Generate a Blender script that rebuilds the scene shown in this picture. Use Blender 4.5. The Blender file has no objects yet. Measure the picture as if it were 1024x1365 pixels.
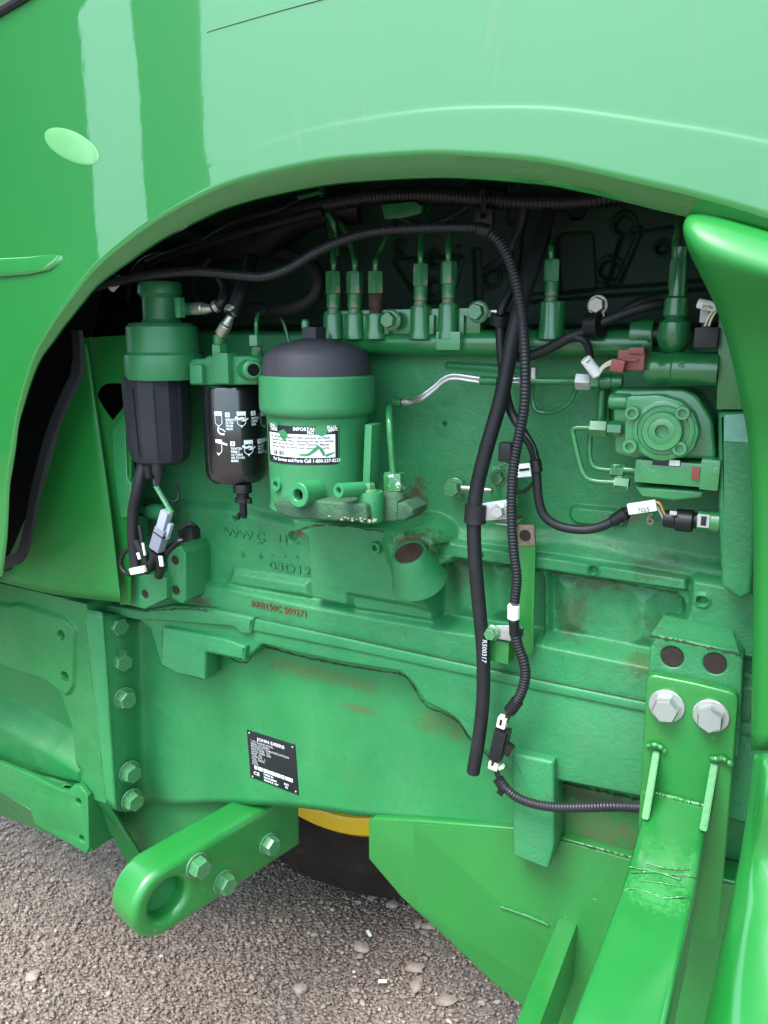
import bpy, bmesh, math, random
import numpy as np
from mathutils import Vector, Matrix, Euler
random.seed(7)
rng = np.random.default_rng(7)
S = bpy.context.scene
R = math.radians
# ------------------------------------------------------------------ camera
CAM = Vector((0.0, -1.05, 1.45)); YAW = 28.0; PITCH = 13.0; FPX = 1000.0
cd = bpy.data.cameras.new('Camera'); cam = bpy.data.objects.new('Camera', cd)
S.collection.objects.link(cam); S.camera = cam
cam.location = CAM; cam.rotation_euler = (R(90 - PITCH), 0, R(YAW))
cd.sensor_fit = 'VERTICAL'; cd.sensor_height = 36.0; cd.sensor_width = 27.0
cd.lens = 36.0 * FPX / 1365.0; cd.clip_start = 0.02; cd.clip_end = 500
S.render.resolution_x = 768; S.render.resolution_y = 1024
# ------------------------------------------------------------------ sky, sun, exposure
SUN_EL = 60.0; SUN_AZ = -20.0     # azimuth of the sun, from behind the photographer towards +X
W = bpy.data.worlds.new('World'); S.world = W; W.use_nodes = True
nt = W.node_tree; nt.nodes.clear()
sky = nt.nodes.new('ShaderNodeTexSky'); sky.sky_type = 'NISHITA'; sky.sun_disc = False
sky.sun_elevation = R(SUN_EL); sky.sun_rotation = R(180 - SUN_AZ)
sky.air_density = 1.0; sky.dust_density = 4.0; sky.ozone_density = 1.0
hs = nt.nodes.new('ShaderNodeHueSaturation'); hs.inputs['Saturation'].default_value = 0.5
cl = nt.nodes.new('ShaderNodeMix'); cl.data_type = 'RGBA'; cl.inputs[0].default_value = 0.75; 
# even cloud cover, brighter overhead than at the horizon as under any overcast sky
wtc = nt.nodes.new('ShaderNodeTexCoord'); wsx = nt.nodes.new('ShaderNodeSeparateXYZ'); wmr = nt.nodes.new('ShaderNodeMapRange')
wmr.inputs['From Min'].default_value = 0; wmr.inputs['From Max'].default_value = 1; wmr.inputs['To Min'].default_value = 0; wmr.inputs['To Max'].default_value = 1
wcr = nt.nodes.new('ShaderNodeMix'); wcr.data_type = 'RGBA'; wcr.inputs[6].default_value = (4.7, 6.8, 8.1, 1); wcr.inputs[7].default_value = (9.6, 12.6, 14.2, 1)
nt.links.new(wtc.outputs['Generated'], wsx.inputs[0]); nt.links.new(wsx.outputs['Z'], wmr.inputs['Value']); nt.links.new(wmr.outputs[0], wcr.inputs[0]); nt.links.new(wcr.outputs[2], cl.inputs[7])
bg = nt.nodes.new('ShaderNodeBackground'); bg.inputs['Strength'].default_value = 0.096
wo = nt.nodes.new('ShaderNodeOutputWorld')
nt.links.new(sky.outputs[0], hs.inputs['Color']); nt.links.new(hs.outputs[0], cl.inputs[6]); nt.links.new(cl.outputs[2], bg.inputs['Color'])
nt.links.new(bg.outputs[0], wo.inputs['Surface'])
sl = bpy.data.lights.new('Sun', 'SUN'); sl.energy = 1.5; sl.angle = R(30); sl.color = (1.0, 0.96, 0.9)
sun = bpy.data.objects.new('Sun', sl); S.collection.objects.link(sun)
sd = Vector((math.sin(R(SUN_AZ)) * math.cos(R(SUN_EL)), -math.cos(R(SUN_AZ)) * math.cos(R(SUN_EL)), math.sin(R(SUN_EL))))
sun.rotation_euler = sd.to_track_quat('Z', 'Y').to_euler(); sun.location = (0.5, -6, 8)
S.view_settings.view_transform = 'Standard'; S.view_settings.look = 'None'
S.view_settings.gamma = 1.0; S.view_settings.use_curve_mapping = False
S.view_settings.exposure = 2.16
S.render.engine = 'CYCLES'
# ------------------------------------------------------------------ projection helpers (places measured on the photograph, at real depths)
ROT = Euler((R(90 - PITCH), 0, R(YAW))).to_matrix()
def ray(px, py):
    return ROT @ Vector(((px - 512.0) / FPX, (682.5 - py) / FPX, -1.0))
def P(px, py, Y=0.0):
    d = ray(px, py); t = (Y - CAM.y) / d.y; return CAM + d * t
def PZ(px, py, Z):
    d = ray(px, py); t = (Z - CAM.z) / d.z; return CAM + d * t
def PX(px, py, X):
    d = ray(px, py); t = (X - CAM.x) / d.x; return CAM + d * t
def SC(px, py, Y=0.0):
    return ((Y - CAM.y) / ray(px, py).y) / FPX
# ------------------------------------------------------------------ materials
M = {}
def mat(name, col, rough=0.5, metal=0.0, coat=0.0, coat_rough=0.05, spec=0.5, bump=0.0, bscale=300.0, var=0.0, vscale=8.0,
        dirt=0.0, dcol=(0.09, 0.065, 0.04), dscale=9.0, chips=0.0, ccol=(0.5, 0.5, 0.48), rvar=0.0, streak=0.0, crv=0.0, cth=.66, cw=.03, csc=90.0, cbig=.5, edge=0.0, stains_glints=(), dust=0.0, ducol=(.13, .24, .15)):
    m = bpy.data.materials.new(name); m.use_nodes = True; M[name] = m
    n = m.node_tree; b = n.nodes['Principled BSDF']; L = n.links.new
    b.inputs['Base Color'].default_value = (*col, 1); b.inputs['Roughness'].default_value = rough
    b.inputs['Metallic'].default_value = metal; b.inputs['Coat Weight'].default_value = coat
    b.inputs['Coat Roughness'].default_value = coat_rough; b.inputs['Coat IOR'].default_value = 1.62; b.inputs['Specular IOR Level'].default_value = spec
    if not (bump or var or dirt or chips or rvar or streak or edge or stains_glints): return m
    tc = n.nodes.new('ShaderNodeTexCoord'); cur = None
    def noise(sc, det=4.0, ro=0.6, vec=None):
        x = n.nodes.new('ShaderNodeTexNoise'); x.inputs['Scale'].default_value = sc
        x.inputs['Detail'].default_value = det; x.inputs['Roughness'].default_value = ro
        L(vec or tc.outputs['Object'], x.inputs['Vector']); return x.outputs['Fac']
    def ramp(f, a, c):
        x = n.nodes.new('ShaderNodeMapRange'); x.inputs['From Min'].default_value = a; x.inputs['From Max'].default_value = c
        L(f, x.inputs['Value']); return x.outputs['Result']
    def mix(f, A, B):
        x = n.nodes.new('ShaderNodeMix'); x.data_type = 'RGBA'; L(f, x.inputs[0])
        if isinstance(A, tuple): x.inputs[6].default_value = (*A, 1)
        else: L(A, x.inputs[6])
        if isinstance(B, tuple): x.inputs[7].default_value = (*B, 1)
        else: L(B, x.inputs[7])
        return x.outputs[2]
    def mul(f, k):
        x = n.nodes.new('ShaderNodeMath'); x.operation = 'MULTIPLY'; L(f, x.inputs[0])
        if isinstance(k, float): x.inputs[1].default_value = k
        else: L(k, x.inputs[1])
        return x.outputs[0]
    cur = col
    if var:
        lo = tuple(max(0, c * (1 - var)) for c in col); hi = tuple(min(1, c * (1 + var)) for c in col)
        cur = mix(ramp(noise(vscale, 5, .65), .3, .7), lo, hi)
    if dust:
        mpd = n.nodes.new('ShaderNodeMapping'); mpd.inputs['Scale'].default_value = (1, 1, .35); L(tc.outputs['Object'], mpd.inputs['Vector'])
        du = mul(ramp(noise(5.0, 7, .68, mpd.outputs[0]), .40, .72), ramp(noise(70, 5, .75), .2, .75)); cur = mix(mul(du, float(dust)), cur, ducol)
    dm = None
    if dirt:
        dm = mul(ramp(noise(dscale, 8, .72), .56, .78), ramp(noise(dscale * 9, 4, .7), .25, .7)); dm = mul(dm, float(dirt))
        cur = mix(dm, cur, dcol)
    if streak:
        mp = n.nodes.new('ShaderNodeMapping'); mp.inputs['Scale'].default_value = (1, 1, .1)
        L(tc.outputs['Object'], mp.inputs['Vector'])
        sm = mul(ramp(noise(38, 4, .6, mp.outputs[0]), .6, .8), ramp(noise(5, 3, .5), .4, .6))
        cur = mix(mul(sm, float(streak)), cur, tuple(.6 * c + .06 for c in col))
    if chips:
        cm = mul(ramp(noise(csc, 3, .6), cth, cth + cw), ramp(noise(7, 3, .5), cbig, cbig + .12)); cm = mul(cm, float(chips))
        cur = mix(cm, cur, ccol)
    if edge:
        bv = n.nodes.new('ShaderNodeBevel'); bv.samples = 4; bv.inputs['Radius'].default_value = .0016
        ge = n.nodes.new('ShaderNodeNewGeometry'); dp = n.nodes.new('ShaderNodeVectorMath'); dp.operation = 'DOT_PRODUCT'
        L(bv.outputs[0], dp.inputs[0]); L(ge.outputs['Normal'], dp.inputs[1])
        em = mul(ramp(dp.outputs['Value'], .985, .90), ramp(noise(60, 4, .7), .42, .58))
        cur = mix(mul(em, float(edge)), cur, ccol)
    for (sp, sr, sc_, sk, sf) in stains_glints:      # marks with a place and shape of their own: rust, scale, dried oil, painted weld glints
        vs = n.nodes.new('ShaderNodeVectorMath'); vs.operation = 'SUBTRACT'; L(tc.outputs['Object'], vs.inputs[0]); vs.inputs[1].default_value = sp
        vd = n.nodes.new('ShaderNodeVectorMath'); vd.operation = 'DIVIDE'; L(vs.outputs[0], vd.inputs[0]); vd.inputs[1].default_value = sr
        vl = n.nodes.new('ShaderNodeVectorMath'); vl.operation = 'LENGTH'; L(vd.outputs[0], vl.inputs[0])
        ad = n.nodes.new('ShaderNodeMath'); ad.operation = 'MULTIPLY_ADD'; L(noise(sf, 6, .75), ad.inputs[0]); ad.inputs[1].default_value = 2.8; L(vl.outputs['Value'], ad.inputs[2])
        cur = mix(mul(ramp(ad.outputs[0], 2.25, 1.75), float(sk)), cur, sc_)
    if not isinstance(cur, tuple): L(cur, b.inputs['Base Color'])
    if rvar or dirt:
        x = n.nodes.new('ShaderNodeMath'); x.operation = 'MULTIPLY_ADD'; x.use_clamp = True
        L(noise(vscale * 4, 4, .6), x.inputs[0]); x.inputs[1].default_value = max(rvar, .15) ; x.inputs[2].default_value = rough - max(rvar, .15) / 2
        if dm is not None:
            y = n.nodes.new('ShaderNodeMath'); y.operation = 'MULTIPLY_ADD'; y.use_clamp = True
            L(dm, y.inputs[0]); y.inputs[1].default_value = .4; L(x.outputs[0], y.inputs[2]); L(y.outputs[0], b.inputs['Roughness'])
        else: L(x.outputs[0], b.inputs['Roughness'])
    if crv:
        x = n.nodes.new('ShaderNodeMath'); x.operation = 'MULTIPLY_ADD'; x.use_clamp = True
        L(ramp(noise(45, 6, .7), .45, .75), x.inputs[0]); x.inputs[1].default_value = crv; x.inputs[2].default_value = coat_rough; L(x.outputs[0], b.inputs['Coat Roughness'])
    if bump:
        x = n.nodes.new('ShaderNodeBump'); x.inputs['Strength'].default_value = bump; x.inputs['Distance'].default_value = .002
        L(noise(bscale, 5, .6), x.inputs['Height']); L(x.outputs[0], b.inputs['Normal'])
        if coat: L(x.outputs[0], b.inputs['Coat Normal'])
    return m
STAINS = [(tuple(P(548, 728, -.07)), (.055, .10, .03), (.035, .05, .015), .9, 60.0), (tuple(P(545, 735, -.07)), (.035, .1, .028), (.055, .032, .014), .85, 90.0), (tuple(P(556, 662, 0)), (.03, .06, .045), (.05, .045, .026), .9, 50.0),
          (tuple(P(790, 775, .01)), (.065, .05, .02), (.05, .075, .028), .7, 60.0), (tuple(P(765, 820, .012)), (.035, .05, .06), (.05, .085, .04), .8, 45.0), (tuple(P(852, 890, -.03)), (.03, .05, .02), (.07, .09, .03), .6, 90.0), (tuple(P(870, 845, -.03)), (.05, .06, .04), (.05, .07, .035), .6, 60.0),
          (tuple(P(265, 800, -.03)), (.05, .06, .018), (.045, .05, .03), .8, 60.0), (tuple(P(830, 690, 0)), (.035, .05, .012), (.09, .085, .05), .8, 80.0), (tuple(P(880, 755, -.02)), (.05, .05, .03), (.03, .09, .04), .7, 40.0), (tuple(P(240, 690, 0)), (.06, .05, .06), (.03, .075, .035), .7, 30.0), (tuple(P(395, 712, -.02)), (.018, .05, .016), (.08, .045, .02), .9, 90.0), (tuple(P(620, 760, .01)), (.03, .05, .05), (.05, .085, .04), .7, 45.0)]
PSTAINS = [(tuple(P(430, 900, .016)), (.20, .05, .022), (.07, .11, .04), .6, 40.0), (tuple(P(590, 965, .016)), (.07, .05, .035), (.07, .11, .04), .6, 50.0), (tuple(P(480, 945, .016)), (.05, .05, .012), (.09, .10, .04), .6, 110.0), (tuple(P(790, 1060, .03)), (.10, .06, .02), (.05, .05, .035), .9, 60.0), (tuple(P(800, 1100, .03)), (.10, .06, .05), (.10, .10, .05), .6, 40.0)]
GE = (.021, .190, .066)      # engine enamel, slightly bluish and dull
GS = (.010, .165, .026)      # sheet metal green
mat('hood', (.007, .145, .022), .28, coat=1.0, coat_rough=.012, bump=.028, bscale=20, var=.05, vscale=3, streak=.9, crv=.02)
mat('sheet', GS, dust=.3, ducol=(.08, .20, .08), rough=.38, coat=.35, coat_rough=.2, chips=.25, ccol=(.3, .42, .26), bump=.03, bscale=120, var=.10, vscale=5, dirt=.10, dscale=6)
mat('gloss', GS, .34, coat=.8, coat_rough=.12, bump=.01, bscale=60, streak=.4)
mat('cast', GE, .40, spec=.38, dust=.42, bump=.55, bscale=190, var=.16, vscale=7, dirt=.5, dcol=(.10, .085, .045), dscale=7, chips=.75, ccol=(.028, .035, .018), csc=150.0, cth=.68, cbig=.44, rvar=.25, stains_glints=STAINS)
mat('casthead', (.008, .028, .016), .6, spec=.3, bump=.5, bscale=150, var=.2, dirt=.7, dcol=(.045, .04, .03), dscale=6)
mat('frame', (.012, .172, .040), .42, spec=.35, dust=.35, bump=.35, bscale=160, var=.10, vscale=5, dirt=.25, dcol=(.12, .10, .05), dscale=6, chips=.6, ccol=(.04, .05, .025), csc=130.0, cth=.69, cbig=.47, rvar=.2, stains_glints=PSTAINS)
mat('machined', (.028, .215, .068), .34, bump=.2, bscale=220, var=.12, vscale=14, dirt=.3, dscale=14, coat=.5, coat_rough=.16, chips=.3, ccol=(.3, .33, .2), edge=.35)
mat('tubepaint', (.012, .150, .028), .3, coat=.6, coat_rough=.12, var=.10, vscale=6, bump=.08, bscale=60, stains_glints=[(tuple(PZ(885, 1150, P(900, 1064, -.105).z - .008)), (.040, .05, .035), (.05, .26, .07), .35, 130.0), (tuple(PZ(872, 1192, P(900, 1064, -.105).z - .012)), (.042, .03, .03), (.08, .30, .10), .4, 150.0), (tuple(PZ(930, 1165, P(900, 1064, -.105).z - .010)), (.02, .06, .05), (.06, .28, .08), .4, 150.0)])  # pale flecks paint weld scuffs and glints into the tube colour
mat('steel', (.26, .25, .22), .4, metal=.8, var=.3, vscale=60, bump=.15, bscale=300)
mat('panel', GS, .42, spec=.35, coat=.14, coat_rough=.3, dust=.25, ducol=(.05, .2, .06), var=.06, vscale=5, bump=.02, bscale=90)
mat('sideplate', (.018, .190, .056), .42, spec=.4, dust=.45, ducol=(.10, .27, .13), bump=.3, bscale=170, var=.12, vscale=6, dirt=.25, dcol=(.10, .11, .05), dscale=7, chips=.7, ccol=(.05, .05, .025), csc=130.0, cth=.69, cbig=.45, rvar=.25, stains_glints=PSTAINS)
mat('seamline', (.006, .06, .018), .5)
mat('housing', (.021, .190, .066), .38, dust=.4, bump=.18, bscale=240, var=.08, dirt=.12, dscale=10)
mat('pipe', (.018, .15, .045), .3, coat=.4, coat_rough=.15, var=.15, vscale=25, chips=.35, ccol=(.45, .43, .36))
mat('steelpipe', (.55, .56, .55), .3, metal=.8, var=.2, vscale=40)
mat('rustpad', (.20, .13, .10), .8, bump=.6, bscale=200, var=.4, vscale=50)
mat('hosebrown', (.013, .010, .011), .6, spec=.3, bump=.3, bscale=160, var=.4, vscale=14, dirt=.5, dcol=(.05, .038, .035), dscale=10)
mat('lightgrey2', (.20, .20, .26), .45)
mat('wiregreen', (.10, .32, .14), .35, chips=.6, ccol=(.5, .55, .4))
mat('worn', (.018, .15, .045), .4, chips=.8, ccol=(.22, .18, .13), var=.25, vscale=30, cth=.54, cw=.10, csc=38.0, cbig=.3, edge=.8)
mat('scale', (.26, .23, .17), .8)
mat('dirtline', (.035, .045, .022), .85)
mat('grime', (.026, .085, .040), .7, bump=.8, bscale=220, var=.4, vscale=30, dirt=1.0, dcol=(.08, .055, .035), dscale=30)
mat('zinc', (.42, .42, .37), .42, metal=.85, var=.2, vscale=60, bump=.1, bscale=300)
mat('silver', (.46, .47, .47), .4, metal=.75, bump=.12, bscale=500, var=.1, vscale=80, dirt=.3, dscale=40, dcol=(.25, .22, .17))
mat('greenbolt', (.022, .16, .05), .3, metal=.0, coat=.3, chips=.8, ccol=(.55, .55, .47), var=.25, vscale=60, cth=.6, cbig=.35, edge=.6)
mat('blackplastic', (.008, .008, .010), .42, spec=.4, bump=.05, bscale=300, var=.2, vscale=20)
mat('greyplastic', (.022, .021, .028), .5, spec=.35, bump=.1, bscale=300, var=.12, vscale=12)
mat('capplastic', (.034, .033, .042), .62, spec=.3, bump=.25, bscale=260, var=.2, vscale=14, dirt=.25, dcol=(.12, .11, .1), dscale=12)
mat('canister', (.010, .008, .010), .22, coat=.6, coat_rough=.1, var=.2, vscale=15)
mat('rubber', (.012, .012, .015), .5, spec=.35, bump=.12, bscale=320, var=.3, vscale=16, dirt=.3, dcol=(.07, .065, .06), dscale=12)
mat('conduit', (.014, .014, .018), .42, spec=.4, var=.25, vscale=20)
mat('seal', (.012, .012, .015), .6, var=.2)
mat('white', (.78, .79, .76), .5, var=.06, vscale=40, dirt=.25, dscale=40, dcol=(.4, .38, .3))
mat('cream', (.72, .68, .52), .5)
mat('tagwhite', (.74, .75, .76), .45)
mat('lightgrey', (.33, .35, .42), .42)
mat('redplastic', (.22, .045, .035), .45, bump=.05, bscale=300)
mat('rust', (.05, .024, .015), .85, bump=.8, bscale=260, var=.5, vscale=60)
mat('hole', (.018, .011, .009), .8, bump=.4, bscale=200, var=.4, vscale=60)
mat('blacklabel', (.010, .010, .014), .4)
mat('print', (.80, .82, .86), .5)
mat('printdim', (.42, .42, .44), .5)
mat('printdark', (.05, .05, .055), .5)
mat('stamp', (.13, .055, .02), .8)
mat('emboss', (.022, .17, .066), .5)
mat('primer', (.16, .38, .29), .6, bump=.6, bscale=120, var=.15, vscale=40)
mat('scuff', (.55, .75, .55), .5)
mat('weld', (.012, .150, .028), .32, bump=.9, bscale=160, var=.2, vscale=40, coat=.5, coat_rough=.15)
mat('tyre', (.022, .0155, .013), .9, spec=.15, bump=.5, bscale=60, var=.3, dirt=1.0, dcol=(.055, .038, .03), dscale=8)
mat('yellow', (.75, .45, .012), .35, coat=.4, dirt=.5, dscale=6, dcol=(.08, .06, .03))
mat('orange', (.75, .30, .08), .5)
mat('barnwall', (.045, .043, .038), .8, var=.2, vscale=.6)
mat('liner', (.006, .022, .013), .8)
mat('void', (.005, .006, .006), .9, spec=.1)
def gravel_mat():
    m = bpy.data.materials.new('gravel'); m.use_nodes = True; n = m.node_tree; b = n.nodes['Principled BSDF']; L = n.links.new
    tc = n.nodes.new('ShaderNodeTexCoord')
    v = n.nodes.new('ShaderNodeTexVoronoi'); v.inputs['Scale'].default_value = 120; L(tc.outputs['Object'], v.inputs['Vector'])
    no = n.nodes.new('ShaderNodeTexNoise'); no.inputs['Scale'].default_value = 3; no.inputs['Detail'].default_value = 6; L(tc.outputs['Object'], no.inputs['Vector'])
    cr = n.nodes.new('ShaderNodeValToRGB'); cr.color_ramp.elements[0].color = (.08, .057, .045, 1); cr.color_ramp.elements[1].color = (.28, .215, .18, 1)
    mx = n.nodes.new('ShaderNodeMath'); mx.operation = 'MULTIPLY_ADD'
    sp = n.nodes.new('ShaderNodeSeparateColor'); L(v.outputs['Color'], sp.inputs[0])
    L(sp.outputs[0], mx.inputs[0]); mx.inputs[1].default_value = .7; L(no.outputs['Fac'], mx.inputs[2])
    sb = n.nodes.new('ShaderNodeMath'); sb.operation = 'SUBTRACT'; L(mx.outputs[0], sb.inputs[0]); sb.inputs[1].default_value = .35
    L(sb.outputs[0], cr.inputs[0]); L(cr.outputs[0], b.inputs['Base Color'])
    b.inputs['Roughness'].default_value = .85
    bp = n.nodes.new('ShaderNodeBump'); bp.inputs['Distance'].default_value = .01; bp.inputs['Strength'].default_value = .8
    L(v.outputs['Distance'], bp.inputs['Height']); bp.invert = True; L(bp.outputs[0], b.inputs['Normal'])
    M['gravel'] = m
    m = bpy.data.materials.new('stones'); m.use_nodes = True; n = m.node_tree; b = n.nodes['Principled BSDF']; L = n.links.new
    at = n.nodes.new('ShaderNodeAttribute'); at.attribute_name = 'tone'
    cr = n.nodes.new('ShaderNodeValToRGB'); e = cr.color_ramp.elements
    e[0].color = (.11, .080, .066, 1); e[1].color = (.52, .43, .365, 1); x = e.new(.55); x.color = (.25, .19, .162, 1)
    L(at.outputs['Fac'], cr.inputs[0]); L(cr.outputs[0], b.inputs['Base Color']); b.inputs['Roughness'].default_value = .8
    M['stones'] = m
gravel_mat()
mat('pebble', (.25, .19, .158), .85, bump=.5, bscale=150, var=.3, vscale=40)
# ------------------------------------------------------------------ object helpers
COL = S.collection
ROOT_AT = Vector((-0.55, 0.30, 0.0))
def tag(o, label=None, cat=None, group=None, kind=None):
    for k, v in (('label', label), ('category', cat), ('group', group), ('kind', kind)):
        if v: o[k] = v
    return o
def empty(name, loc):
    o = bpy.data.objects.new(name, None); COL.objects.link(o); o.location = loc; o.empty_display_size = .1; return o
TR = empty('tractor', ROOT_AT)
tag(TR, 'green tractor with its engine bay open under the arched hood', 'tractor')
def link(o, parent=None):
    COL.objects.link(o)
    if parent is not None:
        o.parent = parent
        if parent.type == 'EMPTY': o.matrix_parent_inverse = Matrix.Translation(-parent.location)
    return o
WM = {}
def world(o):
    return WM.get(o.name, Matrix())
def obj(name, me, m, parent=None, label=None, sharp=35, matrix=None, kind=None):
    if isinstance(me, bmesh.types.BMesh):
        b = me; me = bpy.data.meshes.new(name); b.normal_update(); b.to_mesh(me); b.free()
    if m and not me.materials: me.materials.append(M[m])
    if sharp is not None:
        me.shade_smooth(); me.set_sharp_from_angle(angle=R(sharp))
    o = bpy.data.objects.new(name, me)
    link(o, parent)
    pw = world(parent) if parent is not None and parent.type != 'EMPTY' else Matrix()
    WM[o.name] = matrix.copy() if matrix is not None else Matrix()
    if matrix is not None or pw != Matrix(): o.matrix_basis = pw.inverted() @ WM[o.name]
    tag(o, label, None, None, kind)
    return o
def axis_matrix(origin, axis, roll_to=Vector((0, 0, 1))):
    z = Vector(axis).normalized(); x = roll_to.cross(z)
    if x.length < 1e-4: x = Vector((1, 0, 0)).cross(z)
    x.normalize(); y = z.cross(x)
    m = Matrix((x, y, z)).transposed().to_4x4(); m.translation = origin; return m
OUT = Vector((0, -1, 0))
def lathe_bm(prof, seg=40, cap=True, bm=None, mtx=None):
    bm = bm or bmesh.new(); rings = []
    for r, z in prof:
        if r < 1e-6: rings.append([bm.verts.new((0, 0, z))])
        else: rings.append([bm.verts.new((r * math.cos(2 * math.pi * k / seg), r * math.sin(2 * math.pi * k / seg), z)) for k in range(seg)])
    new = [v for r_ in rings for v in r_]
    for a, b in zip(rings, rings[1:]):
        if len(a) == 1 and len(b) == 1: continue
        for k in range(seg):
            k2 = (k + 1) % seg
            if len(a) == 1: bm.faces.new((a[0], b[k], b[k2]))
            elif len(b) == 1: bm.faces.new((a[k], a[k2], b[0]))
            else: bm.faces.new((a[k], a[k2], b[k2], b[k]))
    if cap:
        if len(rings[0]) > 1: bm.faces.new(list(reversed(rings[0])))
        if len(rings[-1]) > 1: bm.faces.new(rings[-1])
    if mtx is not None: bmesh.ops.transform(bm, matrix=mtx, verts=new)
    bmesh.ops.recalc_face_normals(bm, faces=bm.faces)
    return bm
def lathe(name, prof, origin, axis, m, parent=None, seg=40, **k):
    return obj(name, lathe_bm(prof, seg), m, parent, matrix=axis_matrix(origin, axis), **k)
def hex_bm(r, h, bm=None, mtx=None, ch=.12, z0=0.0):
    "hex head; r = across-corners radius"
    return lathe_bm([(0, z0), (r, z0), (r, z0 + h * (1 - ch * 1.5)), (r * (1 - ch), z0 + h), (0, z0 + h)], 6, False, bm, mtx)
BOLT = {}
def bolt_mesh(kind):
    if kind in BOLT: return BOLT[kind]
    bm = bmesh.new()          # unit across-flats about 1
    if kind == 'flange':
        lathe_bm([(0, 0), (.74, 0), (.74, .10), (.62, .2), (.3, .24), (0, .24)], 28, False, bm); hex_bm(.56, .62, bm, z0=.12)
    elif kind == 'washer':
        lathe_bm([(0, 0), (.70, 0), (.71, .03), (.71, .09), (.68, .11), (0, .11)], 28, False, bm)
        hex_bm(.58, .60, bm, z0=.11)
    elif kind == 'bigwasher':
        lathe_bm([(0, 0), (.80, 0), (.82, .04), (.82, .13), (.78, .16), (0, .16)], 28, False, bm)
        hex_bm(.62, .62, bm, z0=.16)
    elif kind == 'socket':
        lathe_bm([(0, 0), (.5, 0), (.5, .5), (.46, .56), (.29, .56), (.27, .53), (.27, .2), (0, .2)], 28, False, bm)
    elif kind == 'hex':
        hex_bm(.58, .6, bm)
    me = bpy.data.meshes.new('bolt_' + kind); bm.normal_update(); bm.to_mesh(me); bm.free()
    BOLT[kind] = me; return me
def bolt(px, py, Y, size_px, parent, m='greenbolt', kind='flange', axis=OUT, roll=None, name='bolt', label=None, at=None):
    s = size_px * SC(px, py, Y); me = bolt_mesh(kind); key = (kind, m)
    if key not in BOLT:
        c = me.copy(); c.materials.append(M[m]); c.shade_smooth(); c.set_sharp_from_angle(angle=R(30)); BOLT[key] = c
    o = bpy.data.objects.new(name, BOLT[key]); link(o, parent)
    mt = axis_matrix(at or P(px, py, Y), axis) @ Matrix.Rotation(roll if roll is not None else random.uniform(0, 1), 4, 'Z') @ Matrix.Scale(s, 4)
    WM[o.name] = mt.copy(); pw = world(parent) if parent is not None and parent.type != 'EMPTY' else Matrix()
    o.matrix_basis = pw.inverted() @ mt
    if label: o['label'] = label
    return o
def catmull(pts, n=10):
    pts = [Vector(p) for p in pts]; q = [pts[0] * 2 - pts[1]] + pts + [pts[-1] * 2 - pts[-2]]; out = []
    for i in range(1, len(q) - 2):
        a, b, c, d = q[i - 1:i + 3]
        for k in range(n):
            t = k / n
            out.append(.5 * ((2 * b) + (c - a) * t + (2 * a - 5 * b + 4 * c - d) * t * t + (3 * b - a - 3 * c + d) * t ** 3))
    out.append(pts[-1]); return out
def resample(pts, step):
    out = [pts[0]]; acc = 0.0
    for a, b in zip(pts, pts[1:]):
        L = (b - a).length
        if L < 1e-9: continue
        pos = step - acc
        while pos <= L:
            out.append(a.lerp(b, pos / L)); pos += step
        acc = (acc + L) % step if True else 0
    if (out[-1] - pts[-1]).length > step * .3: out.append(pts[-1])
    return out
def tube_bm(pts, r, seg=14, ribs=None, bm=None, cap=True, rfun=None):
    """sweep along pts (already smooth). ribs=(pitch, depth): ring-corrugated conduit"""
    bm = bm or bmesh.new()
    if ribs:
        pts = resample(pts, ribs[0] / 4)
    n = len(pts); prev = None; rings = []
    for i, p in enumerate(pts):
        t = (pts[min(i + 1, n - 1)] - pts[max(i - 1, 0)]).normalized()
        if prev is None:
            x = t.cross(Vector((0, 0, 1)));  x = x if x.length > .1 else t.cross(Vector((1, 0, 0)))
        else: x = prev - t * prev.dot(t)
        x.normalize(); prev = x; y = t.cross(x)
        rr = r if rfun is None else r * rfun(i / max(1, n - 1))
        if ribs: rr *= (1.0, 1.0, 1 - ribs[1], 1 - ribs[1])[i % 4]
        rings.append([bm.verts.new(p + (x * math.cos(2 * math.pi * k / seg) + y * math.sin(2 * math.pi * k / seg)) * rr) for k in range(seg)])
    for a, b in zip(rings, rings[1:]):
        for k in range(seg):
            k2 = (k + 1) % seg; bm.faces.new((a[k], a[k2], b[k2], b[k]))
    if cap: bm.faces.new(list(reversed(rings[0]))); bm.faces.new(rings[-1])
    bmesh.ops.recalc_face_normals(bm, faces=bm.faces)
    return bm
def pts3(l, Y=None):
    out = []
    for q in l:
        if len(q) == 3: Y = q[2]
        out.append(P(q[0], q[1], Y))
    return out
def tube(name, l, rpx, m, parent=None, seg=14, ribs=None, n=10, Y=None, rfun=None, **k):
    w = pts3(l, Y); mid = l[len(l) // 2]; ym = Y if Y is not None else [q for q in l if len(q) == 3][0][2]
    r = rpx * SC(mid[0], mid[1], ym)
    return obj(name, tube_bm(catmull(w, n), r, seg, ribs, rfun=rfun), m, parent, sharp=50 if ribs else 40, **k)
def round_poly(p, r, n=5):
    out = []; N = len(p)
    for i in range(N):
        a, b, c = Vector(p[i - 1]), Vector(p[i]), Vector(p[(i + 1) % N])
        rr = r[i] if isinstance(r, (list, tuple)) else r
        u = a - b; v = c - b; k = min(rr, u.length * .45, v.length * .45)
        if k < 1e-6: out.append(tuple(b)); continue
        p0 = b + u.normalized() * k; p1 = b + v.normalized() * k
        for j in range(n + 1):
            t = j / n; out.append(tuple(p0 * (1 - t) ** 2 + b * 2 * t * (1 - t) + p1 * t * t))
    return out
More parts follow.
